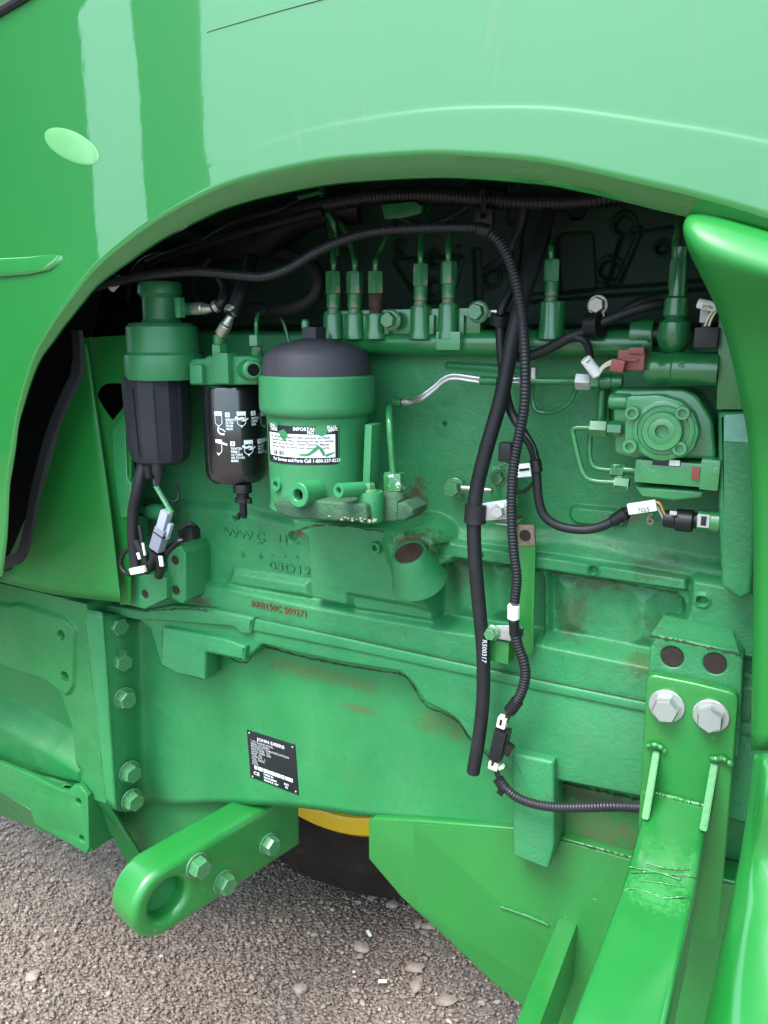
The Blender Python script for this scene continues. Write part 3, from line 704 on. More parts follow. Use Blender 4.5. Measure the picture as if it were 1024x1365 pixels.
# grubby streaks get real chips: tiny paint flakes
# ------------------------------------------------------------------ data plate
def nameplate():
    Y = .012; tl, tr, br, bl = (329, 973), (393, 993), (398, 1060), (334, 1036)
    q = [P(*a, Y) for a in (tl, tr, br, bl)]; o = plate('data_plate', [tl, tr, br, bl], Y, .0015, 'blacklabel', TR, .0003, label='black data plate with white printed lines')
    # art drawn in the plate's own frame u (right), v (down)
    def uv(u, v, off=.0006):
        a = q[0].lerp(q[1], u); b = q[3].lerp(q[2], u); r = a.lerp(b, v); r.y -= off; return r
    def art(name, fn, m):
        bm = bmesh.new(); fn(bm)
        for v in bm.verts: v.co = uv(v.co.x, v.co.y, .0006 + v.co.z)
        bm.normal_update(); obj(name, bm, m, o, sharp=None)
    def T(bm, s, u, v, h, wide=1.0, al='LEFT'):
        me = text_mesh(s, h * 1.4, .0012, al); me.transform(Matrix.Translation((u, v, 0)) @ Matrix.Diagonal((wide, -1, 1, 1))); bm.from_mesh(me); bpy.data.meshes.remove(me)
    art('lettering', lambda bm: T(bm, 'JOHN DEERE', .5, .12, .062, 1.15, 'CENTER'), 'print')
    def lines(bm):
        rows = ['TYPE  ENGINE MODEL', 'SERIAL NO 6068HL', 'PRODUCT IDENTIFICATION', 'MAX POWER   KW', 'RATED SPEED  RPM', 'MASS   KG', 'CAPACITY   L', 'FUEL  DIESEL', 'YEAR', 'DATE']
        for i, r_ in enumerate(rows): T(bm, r_, .07, .20 + i * .052, .040, .86 if i != 2 else 1.12)
    art('lettering', lines, 'printdim')
    def bars(bm):
        x = .12
        rect(bm, .11, .70, .14, .78); 
        while x < .90:
            w = random.choice((.012, .02, .03)); rect(bm, x, .70, min(x + w, .91), .78); x += w + random.choice((.010, .018))
    art('barcode', bars, 'print')
    art('lettering', lambda bm: T(bm, 'CE', .08, .87, .07, 1.1), 'print')
    art('lettering', lambda bm: T(bm, 'ISO', .72, .87, .045), 'print'); art('lettering', lambda bm: T(bm, '01', .74, .93, .045), 'print')
    for i, r_ in enumerate(('MADE IN', 'MANNHEIM', 'FRANCE  DIV')): art('lettering', lambda bm, i=i, r_=r_: T(bm, r_, .30, .825 + i * .06, .036, 1.0), 'print')
    for u, v in ((.05, .05), (.95, .06), (.95, .95), (.05, .97)):
        c = uv(u, v, .0); lathe('rivet', [(0, .0016), (.0016, .0014), (.0024, .0004), (.0024, 0)], c, OUT, 'zinc', o, 14)
nameplate()
# ------------------------------------------------------------------ lower guard
G = plate('lower_guard', [(491, 1095), (498, 1090), (556, 1093), (690, 1104), (745, 1116), (842, 1143), (1000, 1180), (1000, 1520), (830, 1480), (690, 1337), (655, 1310), (590, 1247), (535, 1197), (524, 1184), (491, 1145)], .004, .05, 'sheet', TR, .004, label='green sheet metal guard below the side plate')
plate('guard_panel', [(552, 1098), (690, 1108), (745, 1120), (842, 1147), (990, 1184), (990, 1500), (830, 1470), (700, 1343), (655, 1306), (590, 1242), (556, 1212)], -.0005, .006, 'sheet', G, .0006, rnd=.01)
rb = P(757, 1228, -.002); obj('stiffener', box_bm(.030, .55, .11, .004), 'sheet', G, matrix=Matrix.Translation(rb + Vector((0, -.27, -.055))))
tube('weld_bead', [(668, 1209, -.003), (700, 1220, -.003), (732, 1233, -.003)], 1.6, 'weld', G, 8)
# ------------------------------------------------------------------ far wheel
def wheel():
    cx, cy = -.95, .415; Rw = .62
    prof = [(.41, 0), (.415, .00), (.425, .008), (.50, -.03), (.58, -.01), (.615, .04), (.62, .10), (.62, .32), (.60, .40), (.52, .44), (.45, .41), (.42, .41)]
    w = empty('front_wheel', (0, 0, 0)); COL.objects.unlink(w); bpy.data.objects.remove(w)
    ax = axis_matrix(Vector((cx, cy, Rw - .01)), Vector((0, 1, 0)))
    t = obj('front_wheel', lathe_bm(prof, 72, False), 'tyre', TR, matrix=ax, label='black tyre on a yellow rim under the engine')
    def sub(name, bm, m): return obj(name, bm, m, t, matrix=ax.copy())
    sub('rim', lathe_bm([(.30, .25), (.345, .20), (.35, .02), (.362, -.010), (.372, -.014), (.408, -.012), (.42, .0), (.424, .02), (.41, .03), (.41, .38)], 72, False), 'yellow')
    sub('wheel_disc', lathe_bm([(0, .27), (.30, .25), (.31, .26), (0, .28)], 48, False), 'yellow')
    for k in range(26):
        a = 2 * math.pi * k / 26; bm = box_bm(.045, .20, .05, .008, 1, None, None)
        mt = ax @ Matrix.Rotation(a, 4, 'Z') @ Matrix.Translation((Rw + .008, 0, .12 if k % 2 else .28)) @ Matrix.Rotation(.6 if k % 2 else -.6, 4, 'X') @ Matrix.Rotation(R(90), 4, 'X')
        sub('tread_lug', bm, 'tyre') if False else obj('tread_lug', bm, 'tyre', t, matrix=mt)
wheel()
# ------------------------------------------------------------------ tow link
def tow_link():
    A = P(372, 1068, .06); B = PZ(222, 1156, A.z); u = (B - A); L = u.length; u.normalize()
    n = Vector((0, 0, 1)).cross(u); 
    if n.dot(CAM - A) < 0: n = -n
    Hh = .138; tail = .03; out = [(-.06, 0), (L * .9, 0)]
    cx = L + .004; r = Hh / 2
    for k in range(13):
        a = R(90 - 180 * k / 12); out.append((cx + r * math.cos(a) * 1.0, -r + r * math.sin(a)))
    out += [(-.06, -Hh)]
    hole = [(cx - .004 + .037 * math.cos(a), -r + .037 * math.sin(a)) for a in [2 * math.pi * k / 24 for k in range(24)]]
    me = outline_mesh(out, [hole], .080, .015, 5)
    m4 = Matrix((u, Vector((0, 0, 1)), n)).transposed().to_4x4(); m4.translation = A
    me.transform(m4); me.flip_normals() if False else None
    o = obj('tow_link', me, 'sheet', TR, label='green towing link with a round eye at its outer end')
    bm = bmesh.new(); bm.from_mesh(o.data); bmesh.ops.recalc_face_normals(bm, faces=bm.faces); bm.to_mesh(o.data); bm.free(); o.data.set_sharp_from_angle(angle=R(40))
    for px, py in ((262, 1153), (297, 1175), (357, 1124)):
        d = ray(px, py); t = (A - CAM).dot(n) / d.dot(n); at = CAM + d * t
        bolt(px, py, 0, 21, o, 'greenbolt', 'washer', axis=n, at=at)
    # spacer seen in the eye
    lathe('bush', [(.026, -.035), (.037, -.035), (.037, -.075), (.026, -.075)], m4 @ Vector((cx - .004, -r, 0)), n, 'frame', o, 24)
tow_link()
# ------------------------------------------------------------------ loader bracket
BOSS = plate('bracket_boss', [(874, 846), (930, 857), (981, 868), (991, 882), (985, 1010), (858, 1000), (866, 866)], -.080, .10, 'cast', TR, .004, holes=[(896, 876, 14), (953, 885, 14)], rnd=.004)
for x, y in ((896, 876), (953, 885)): lathe('threaded_hole', [(.0135, 0), (.0135, -.03), (0, -.031)], P(x, y, -.079), OUT, 'hole', BOSS, 24)
quad('boss_top', [(866, 850, -.080), (985, 872, -.080), (975, 838, -.03), (885, 822, -.03)], 'cast', BOSS, .004)
BR = plate('loader_bracket', [(862, 898), (924, 910), (985, 925), (980, 990), (957, 1254), (934, 1257), (846, 1235), (851, 1091), (857, 995)], -.105, .016, 'sheet', TR, .003, rnd=.012, label='green loader mounting bracket bolted at the lower right')
bolt(889, 940, -.105, 28, BR, 'silver', 'bigwasher', roll=.2); bolt(948, 953, -.105, 28, BR, 'silver', 'bigwasher', roll=.55)
def hull(name, L, m, parent, h, bevel=.008):
    "box swept between top-face corner sections [(left, right)...]"
    bm = bmesh.new(); rings = []
    for a, b in L:
        d = Vector((0, .0, -h)); rings.append([bm.verts.new(v) for v in (a, b, b + d, a + d)])
    for p, q in zip(rings, rings[1:]):
        for k in range(4): bm.faces.new((p[k], p[(k + 1) % 4], q[(k + 1) % 4], q[k]))
    bm.faces.new(rings[0]); bm.faces.new(rings[-1]); bmesh.ops.recalc_face_normals(bm, faces=bm.faces)
    le = [e for e in bm.edges if len(e.link_faces) == 2 and e.calc_face_angle() > .6]
    bmesh.ops.bevel(bm, geom=le, offset=bevel, segments=4, profile=.6, affect='EDGES')
    return obj(name, bm, m, parent)
L0, R0 = P(866, 1052, -.105), P(946, 1076, -.105); zt = (L0.z + R0.z) / 2; L0.z = R0.z = zt
L1, R1 = PZ(829, 1184, zt - .012), PZ(924, 1199, zt - .012); L2, R2 = PZ(742, 1410, zt - .05), PZ(876, 1418, zt - .05)
hull('tube', [(L0, R0), (L1, R1), (L2, R2)], 'tubepaint', BR, .10)
def lumpy(name, pts, r, m, parent, amp=.35, n=14):
    c = catmull(pts, n); c = [p + Vector([random.uniform(-1, 1) * r * .2 for _ in range(3)]) for p in c]; rv = [1 + amp * random.uniform(-1, 1) for _ in range(len(c) + 2)]
    return obj(name, tube_bm(c, r, 10, rfun=lambda t: rv[int(t * len(c))]), m, parent, sharp=80)
for f, dy, rr in ((0.0, 0.0, .0014),):
    lumpy('weld_bead', [L1 + Vector((.001, dy, -.03)), L1 + Vector((.004, dy, -.0012)), L1.lerp(R1, .3) + Vector((0, dy + .003, -.0008)), L1.lerp(R1, .6) + Vector((0, dy - .004, -.0008)), R1 + Vector((-.004, dy, -.0012)), R1 + Vector((-.001, dy, -.04))], rr, 'weld', BR, .3, 16)
for dy, rr in ((.016, .0009), (.026, .0011), (.034, .0008), (.044, .001), (-.006, .0008)):      # fused ripples either side of the joint
    q = random.uniform(.0, .25); e = random.uniform(.75, 1.0); zz = Vector((0, dy, dy * .12))
    lumpy('weld_ripple', [L1.lerp(R1, q) + zz, L1.lerp(R1, q * .5 + e * .5) + zz + Vector((0, random.uniform(-.008, .008), 0)), L1.lerp(R1, e) + zz], rr, 'weld', BR, .5, 16)
lumpy('weld_bead', [L0 + Vector((.008, -.003, .0)), L0.lerp(R0, .5) + Vector((0, -.003, .0)), R0 + Vector((-.006, -.003, .0))], .0032, 'weld', BR, .25, 24)
for (x0, y0, x1, y1) in ((871, 998, 855, 1092), (958, 1016, 942, 1110)):
    A = P(x0, y0, -.106); Zt = L0.z - .001; C = PZ(x1, y1, Zt); B = Vector((A.x, -.106, Zt)); th = Vector((.0085 if x0 < 900 else -.0085, 0, 0)); bm = bmesh.new()
    a = [bm.verts.new(v) for v in (A, B, C)]; b = [bm.verts.new(v + th) for v in (A, B, C)]
    bm.faces.new(a); bm.faces.new(b)
    for k in range(3): bm.faces.new((a[k], a[(k + 1) % 3], b[(k + 1) % 3], b[k]))
    bmesh.ops.recalc_face_normals(bm, faces=bm.faces); bmesh.ops.bevel(bm, geom=bm.edges[:], offset=.0012, segments=2, affect='EDGES')
    obj('gusset', bm, 'frame', BR)
    lumpy('weld_bead', [A + Vector((-.008, -.003, .004)), A + Vector((.004, -.004, .008)), A + Vector((.014, -.003, .003))], .0038, 'weld', BR, .2, 10)
# back wall right of the bracket, coloured dark to paint the gap's shade
plate('gap_wall', [(985, 860), (1110, 870), (1110, 1500), (900, 1500), (905, 1150), (960, 1150)],   .16, .02, 'liner', TR)
# ------------------------------------------------------------------ right-hand fender panels
_rows = [(926, 281, .30, -.272), (916, 292, .32, -.290), (913, 308, .33, -.300), (920, 333, .30, -.303), (936, 366, .22, -.294), (955, 406, .15, -.278), (972, 456, .08, -.258), (988, 526, .03, -.238), (1001, 600, 0, -.218), (1006, 720, 0, -.204), (1005, 860, 0, -.20), (1003, 1000, 0, -.20)]
FU = loft('side_panel', [[(x + dx, y + dx * k, Y + dY) for (x, y, k, Y) in _rows] for dx, dY in ((2, .030), (0, .014), (5, .004), (18, -.003), (50, -.008), (110, -.010), (230, -.012))], 4, 'panel', TR, label='green body panel curling in at the right edge', sub=6, thick=.003)
FL = loft('fender', [
    [(1010, 1006, -.215), (1004, 1070, -.22), (992, 1150, -.24), (976, 1230, -.27), (955, 1330, -.31), (935, 1430, -.36)],
    [(1007, 1006, -.235), (1000, 1070, -.242), (987, 1150, -.265), (970, 1230, -.298), (948, 1330, -.34), (926, 1430, -.39)],
    [(1014, 1005, -.246), (1008, 1070, -.256), (998, 1150, -.282), (984, 1230, -.318), (966, 1330, -.362), (946, 1430, -.41)],
    [(1035, 1006, -.25), (1032, 1070, -.285), (1026, 1150, -.29), (1018, 1230, -.328), (1006, 1330, -.373), (996, 1430, -.42)],
    [(1140, 1020, -.25), (1140, 1080, -.264), (1140, 1160, -.292), (1140, 1240, -.33), (1140, 1340, -.375), (1140, 1440, -.425)]],
    5, 'gloss', TR, label='glossy green fender skin at the lower right corner', sub=6, thick=.003)
# ------------------------------------------------------------------ sheet panel, seal and bracket at the left of the bay
def left_panel():
    o = loft('inner_panel', [
        [(103, 449, -.126), (84, 545, -.138), (47, 660, -.150), (-2, 775, -.160)], [(107, 449, -.124), (104, 556, -.134), (92, 676, -.143), (72, 792, -.150)],
        [(113, 450, -.120), (127, 560, -.128), (142, 680, -.132), (154, 802, -.135)], [(117, 450, -.114), (132, 560, -.120), (148, 680, -.124), (160, 804, -.127)]], 4, 'panel', TR, label='bright green sheet panel left of the filters', sub=8, thick=.002)
    Y = -.112
    pts = [(117, 450), (168, 447), (176, 470), (174, 806), (160, 806), (148, 680), (132, 560)]; hp = [(128, 527), (133, 516), (142, 511), (160, 511), (168, 517), (169, 530), (163, 545), (150, 561), (138, 545)]
    q = [(P(x, y, Y).x, P(x, y, Y).z) for x, y in pts]; h = round_poly([(P(x, y, Y).x, P(x, y, Y).z) for x, y in hp], .004)
    me = outline_mesh(q, [h], .003, .0005); me.transform(Matrix.Translation((0, Y, 0)) @ FACE); obj('panel_web', me, 'panel', o)
    return o
LP = left_panel()
plate('void_sheet', [(-80, 250), (150, 250), (150, 300), (118, 470), (60, 765), (-80, 735)], -.105, .004, 'void', TR)  # black sheet painting the shaded void behind the hood edge
c = catmull(pts3([(104, 440, -.19), (106, 470, -.19), (104, 498, -.19), (88, 532, -.20), (68, 585, -.205), (52, 645, -.21), (40, 705, -.212), (30, 738, -.214), (14, 748, -.214), (4, 752, -.214)]), 10)
bm = bmesh.new()
for i, p in enumerate(c):
    t = (c[min(i + 1, len(c) - 1)] - c[max(i - 1, 0)]).normalized(); s = t.cross(OUT).normalized()
    for a, b in ((-.011, 0), (-.009, .006), (.009, .006), (.011, 0)): bm.verts.new(p + s * a + OUT * b)
bm.verts.ensure_lookup_table()
for i in range(len(c) - 1):
    for k in range(3): bm.faces.new([bm.verts[j] for j in (i * 4 + k, i * 4 + k + 1, i * 4 + 5 + k, i * 4 + 4 + k)])
bmesh.ops.recalc_face_normals(bm, faces=bm.faces); obj('rubber_seal', bm, 'seal', TR, label='black rubber seal strip curving down the left side', sharp=50)
lathe('seal_clip', [(0, .010), (.006, .009), (.009, .003), (.009, -.01)], P(6, 756, -.21), OUT, 'seal', TR, 20)
plate('filter_bracket', [(150, 574), (172, 542), (182, 548), (167, 580), (169, 636), (175, 645), (173, 690), (161, 690), (155, 650), (151, 620)], -.118, .02, 'machined', TR, .0015)
FB = plate('mount_bracket', [(161, 690), (172, 692), (172, 720), (183, 742), (183, 768), (214, 764), (222, 772), (222, 798), (193, 812), (164, 805)], -.095, .05, 'cast', TR, .002, holes=[(193, 792, 6)])
lathe('threaded_hole', [(.009, 0), (.009, -.03), (0, -.031)], P(193, 792, -.094), OUT, 'hole', FB, 20)
MB = plate('mount_block', [(222, 734), (240, 728), (247, 738), (248, 800), (243, 805), (224, 796)], -.080, .09, 'cast', TR, .003, holes=[(233, 747, 6), (234, 787, 6)])
for y in (747, 787): lathe('threaded_hole', [(.009, 0), (.009, -.03), (0, -.031)], P(233.5, y, -.079), OUT, 'hole', MB, 20)

# ------------------------------------------------------------------ the tractor's own rear wheel, unseen at right, added to block light from there
def rear_wheel():
    Rw = .93; ax = axis_matrix(Vector((1.62, -.92, Rw - .01)), Vector((0, 1, 0)))
    t = obj('rear_wheel', lathe_bm([(.50, .02), (.55, .0), (.62, -.02), (.80, -.03), (.90, .01), (.93, .07), (.93, .47), (.90, .53), (.80, .57), (.62, .56), (.55, .54), (.50, .52)], 72, False), 'tyre', TR, matrix=ax, label='large black rear tyre out of view, added to shade the engine bay')
    obj('rim', lathe_bm([(.50, .52), (.49, .50), (.47, .30), (.20, .26), (.0, .26)], 48, False), 'yellow', t, matrix=ax.copy()); obj('rim_flange', lathe_bm([(.0, .24), (.20, .24), (.46, .22), (.49, .04), (.52, .0), (.53, .02)], 48, False), 'yellow', t, matrix=ax.copy())
    for k in range(22):
        for sgn in (-1, 1):
            a = 2 * math.pi * (k + (.5 if sgn > 0 else 0)) / 22
            obj('tread_lug', LUG.copy() if False else LUG, None, t, matrix=ax @ Matrix.Rotation(a, 4, 'Z') @ Matrix.Translation((Rw + .02, 0, .27 + sgn * .13)) @ Matrix.Rotation(sgn * .7, 4, 'X'))
LUG = bpy.data.meshes.new('lug'); _b = box_bm(.06, .055, .30, .008, 1); _b.to_mesh(LUG); _b.free(); LUG.materials.append(M['tyre'])
rear_wheel()
# ================================================================== COMPONENTS ON THE ENGINE
def hlathe(name, x0, x1, py, prof, Y, m, parent=None, seg=36, **k):
    "turned body lying along X between px x0 and x1; prof = [(radius px, fraction along)]"
    xm = (x0 + x1) / 2; sc = SC(xm, py, Y); z = P(xm, py, Y).z; a = P(x0, py, Y); b = P(x1, py, Y); L = b.x - a.x
    return obj(name, lathe_bm([(r * sc, f * L) for r, f in prof], seg), m, parent, matrix=axis_matrix(Vector((a.x, Y, z)), Vector((1, 0, 0))), **k)
def hexv(name, cx, y0, y1, w, Y, m, parent, rot=.2):
    "upright hex nut: px column cx from y0 (top) to y1, half width w"
    b = P(cx, y1, Y); h = P(cx, y0, Y).z - b.z
    return obj(name, hex_bm(w * SC(cx, y1, Y) * 1.1, h, ch=.1), m, parent, matrix=Matrix.Translation(b) @ Matrix.Rotation(rot, 4, 'Z'), sharp=25)
def hexx(name, x0, x1, py, w, Y, m, parent, rot=.1):
    a = P(x0, py, Y); L = P(x1, py, Y).x - a.x
    return obj(name, hex_bm(w * SC(x0, py, Y) * 1.1, L, ch=.08), m, parent, matrix=axis_matrix(a, Vector((1, 0, 0))) @ Matrix.Rotation(rot, 4, 'Z'), sharp=25)
def seg_cyl(name, p0, p1, r0, r1, m, parent, seg=20, **k):
    "short cylinder between two (px,py,Y) points, radii in px"
    a, b = P(*p0), P(*p1); s = SC(p0[0], p0[1], p0[2]); L = (b - a).length; c = min(.12 * L, .2 * r0 * s)
    return obj(name, lathe_bm([(0, 0), (r0 * s - c, 0), (r0 * s, c), (r1 * s, L - c), (r1 * s - c, L), (0, L)], seg, False), m, parent, matrix=axis_matrix(a, b - a), **k)
def pbox(name, x0, y0, x1, y1, Y, depth, m, parent, bevel=.0015, **k):
    "upright box whose front face fills a px rectangle at plane Y"
    a = P(x0, y0, Y); b = P(x1, y1, Y); c = (a + b) / 2; return box(name, Vector((c.x, Y + depth / 2, c.z)), (abs(b.x - a.x), depth, abs(a.z - b.z)), m, parent, bevel, **k)
def rbox(name, px, py, Y, w, h, d, ang, m, parent, bevel=.0015, yaw=0.0, **k):
    "box of w x h px, d metres deep, turned by ang in the picture plane"
    s = SC(px, py, Y); return obj(name, box_bm(w * s, d, h * s, min(bevel, w * s * .3, h * s * .3)), m, parent, matrix=Matrix.Translation(P(px, py, Y)) @ Matrix.Rotation(yaw, 4, 'Z') @ Matrix.Rotation(ang, 4, 'Y'), **k)
# ------------------------------------------------------------------ water separator
W1 = vlathe('water_separator', 216, [(0, 376), (27, 376), (29, 380), (29, 392), (24, 398), (24, 426), (27, 430), (42, 431), (47, 436), (47, 469), (51, 473), (51.5, 476), (51.5, 500), (49, 505), (0, 505)], -.10, 'housing', TR, label='green and black water separator, leftmost of the filters')
bowl = vlathe('bowl', 214, [(44, 504), (44, 520), (42, 575), (40, 600), (36, 612), (27, 618), (0, 619)], -.10, 'greyplastic', W1, seg=14, sharp=20, label='dark grey ribbed plastic bowl')
for k in range(9):
    a = R(-160 + 20 * k + 4); s = SC(214, 560, -.10); r0 = 44.2 * s; c = P(214, 515, -.10); d = P(214, 606, -.10)
    obj('rib', box_bm(.0012, .0022, c.z - d.z, .0004, 1), 'blackplastic', bowl, matrix=Matrix.Translation(Vector((c.x + math.cos(a) * r0 * .975, -.10 + math.sin(a) * r0 * .975, (c.z + d.z) / 2))) @ Matrix.Rotation(a + R(90), 4, 'Z') @ Matrix.Rotation(.035, 4, 'X')) if k % 2 else None
vlathe('water_sensor', 198, [(8, 615), (8, 634), (6, 637), (0, 637)], -.125, 'greyplastic', W1, 20)
vlathe('water_sensor', 211, [(8, 612), (8, 630), (6, 633), (4, 645), (0, 645)], -.128, 'greyplastic', W1, 20)
seg_cyl('hose_barb', (248, 412, -.10), (272, 411, -.115), 8, 8, 'housing', W1); seg_cyl('sleeve', (258, 412, -.12), (272, 411, -.122), 8, 8, 'zinc', W1); seg_cyl('sleeve', (272, 412, -.122), (284, 411, -.122), 7, 5, 'zinc', W1)
rbox('vent_plug', 240, 410, -.145, 9, 26, .012, 0, 'housing', W1)
# ------------------------------------------------------------------ fuel filter with printed steps
W2 = plate('fuel_filter', [(251, 484), (256, 478), (272, 478), (276, 474), (331, 474), (343, 478), (347, 486), (346, 506), (341, 513), (276, 514), (252, 513)], -.128, .085, 'housing', TR, .004, label='black fuel filter canister with white printed steps and green head', rnd=.004)
pbox('head_boss', 282, 470, 305, 512, -.140, .03, 'housing', W2, .004); pbox('head_lug', 252, 486, 270, 512, -.138, .03, 'housing', W2, .004)
seg_cyl('head_port', (328, 493, -.11), (338, 493, -.15), 14, 13, 'housing', W2); lathe('port_bore', [(.009, 0), (.009, -.012), (0, -.013)], P(338, 493, -.1505), P(338, 493, -.15) - P(328, 493, -.11), 'void', W2, 20)
CY = -.088; CX = 316
can = vlathe('canister', CX, [(36, 513), (39, 515), (40.5, 519), (40.5, 624), (39, 633), (33, 640), (20, 643), (0, 643)], CY, 'canister', W2, 64, label='black canister printed with six white steps')
vlathe('drain_valve', 324, [(12, 645), (12.5, 647), (12.5, 656), (8, 658), (8, 662), (11, 664), (11, 669), (5, 671), (5, 686), (4, 690), (0, 690)], CY - .02, 'blackplastic', W2, 20)
rbox('drain_tab', 318, 688, CY - .035, 4, 9, .006, .3, 'blackplastic', W2); rbox('drain_tab', 333, 668, CY - .035, 5, 7, .006, 0, 'blackplastic', W2)
def canister_print():
    s = SC(CX, 575, CY); rad = 40.7 * s; base = P(CX, 575, CY); bmW = bmesh.new(); bmD = bmesh.new()
    va = math.atan2(CAM.x - base.x, -(CAM.y - base.y))          # where the camera looks on
    def X(px):      # px across the canister -> arc length
        t = max(-.985, min(.985, (px + 1.5 - CX) / 42.5)); return (va + math.asin(t)) * rad
    def Z(py): return P(CX, py, CY).z - base.z
    steps = [(278, 548, '1', ['OPEN', 'THE', 'DRAIN', 'PLUG']), (303, 549, '2', ['REMOVE', 'FILTER', 'FROM', 'HEAD']), (337, 548, '3', ['INSTALL', 'UPPER', 'SEAL']),
             (280, 584, '4', ['INSTALL', 'FILTER', 'ON', 'HEAD']), (308, 586, '5', ['TIGHTEN', 'FIRMLY', '1/2 TURN', 'OR TO NO', 'MARK']), (344.5, 585, '6', ['CLOSE', 'THE', 'DRAIN'])]
    for px, py, d, lines in steps:
        rect(bmW, X(px - 3), Z(py + 3), X(px + 3), Z(py - 3), 3)
        me = text_mesh(d, .0062, .0001); me.transform(Matrix.Translation((X(px), Z(py), .0003))); bmD.from_mesh(me); bpy.data.meshes.remove(me)
        for i, l in enumerate(lines):
            me = text_mesh(l, .0052, .00012, 'LEFT'); me.transform(Matrix.Translation((X(px - 2.8), Z(py + 6.5 + 3.9 * i), 0)) @ Matrix.Diagonal((.82, 1, 1, 1))); bmW.from_mesh(me); bpy.data.meshes.remove(me)
    def loopstrip(pts, w, closed=False):
        n = len(pts)
        for i in range(n if closed else n - 1):
            a = Vector(pts[i]); b = Vector(pts[(i + 1) % n]); t = (b - a); t.normalize(); nn = Vector((-t.y, t.x)) * w
            poly2(bmW, [tuple(a + nn), tuple(b + nn), tuple(b - nn), tuple(a - nn)])
    for px, py, hand in ((291, 553, 1), (321, 553, 2), (289, 589, 0), (329, 590, 2), (351.5, 556, 0), (353, 590, 0)):
        w = 4.5 if hand < 2 else 5.5; L = lambda x, y: (X(px + x), Z(py + y))
        rect(bmW, X(px - w - .6), Z(py - 3.5), X(px + w + .6), Z(py - 8), 3)
        loopstrip([L(-w, -3), L(-w, 7), L(-w + 3, 10), L(w - 3, 10), L(w, 7), L(w, -3)], .0005, True)
        if hand == 1: loopstrip([L(0, 11), L(-1, 14), L(-1, 18), L(2, 21), L(7, 21)], .0014); loopstrip([L(1, 14), L(5, 15), L(8, 18)], .0008)
        if hand == 2: loopstrip([L(-8, -1), L(-3, 2), L(2, 0), L(4, 3)], .0018); loopstrip([L(0, 4), L(5, 4), L(9, 1)], .0009); poly2(bmW, [L(-2, 10), L(2, 10), L(0, 13)])
        if hand == 0: poly2(bmW, [L(-2, 10), L(2, 10), L(0, 13)])
        if hand == 0 and px < 300: loopstrip([L(5, -4), L(10, -2), L(12, -2)], .0016)
    for bm, nm, m in ((bmW, 'printed_steps', 'print'), (bmD, 'printed_numbers', 'blacklabel')):
        bmesh.ops.triangulate(bm, faces=[f for f in bm.faces if len(f.verts) > 4]); wrap(bm, rad); obj(nm, bm, m, can, sharp=None, matrix=Matrix.Translation(base))
canister_print()
hexv('union_nut', 293, 458, 471, 10, -.125, 'pipe', W2); seg_cyl('elbow', (292, 459, -.125), (293, 446, -.125), 8, 8, 'pipe', W2)
seg_cyl('sleeve', (294, 446, -.126), (302, 433, -.128), 8, 8, 'zinc', W2); seg_cyl('sleeve', (302, 433, -.128), (308, 421, -.128), 7, 5, 'zinc', W2)
hexv('union_nut', 342, 446, 461, 10, -.09, 'pipe', W2); seg_cyl('elbow', (342, 461, -.09), (342, 476, -.09), 8, 8, 'worn', W2)
tube('fuel_pipe', [(342, 447, -.09), (342, 428, -.09), (346, 418, -.07), (356, 415, -.03), (370, 418, -.01), (380, 436, 0), (388, 470, 0)], 3, 'pipe', W2)
# ------------------------------------------------------------------ oil filter housing
OY = -.105; OX = 424
OF = vlathe('oil_filter', OX, [(64, 497), (75, 500), (77.5, 502), (77.5, 538), (76.5, 545), (73, 550), (68.5, 552), (68, 554), (66, 620), (64.5, 662), (66, 672), (0, 672)], OY, 'housing', TR, 72, label='large green oil filter housing with black domed cap')
cap = vlathe('cap', OX - 2, [(0, 450.5), (14, 451), (30, 454), (46, 458.5), (60, 465), (67, 470.5), (70.5, 477), (71.5, 484), (72.5, 486), (73, 504), (70, 507), (0, 507)], OY, 'capplastic', OF, 64, label='black domed plastic cap')
pbox('cap_lug', 402, 436, 421, 453, OY - .012, .028, 'capplastic', cap, .002)
lathe('vent_nipple', [(0, 0), (.006, 0), (.006, .009), (.004, .012), (0, .012)], P(407, 437, OY), Vector((0, 0, 1)), 'pipe', cap, 16)
rbox('fin', 496, 612, OY - .018, 11, 95, .03, .05, 'housing', OF, .003)
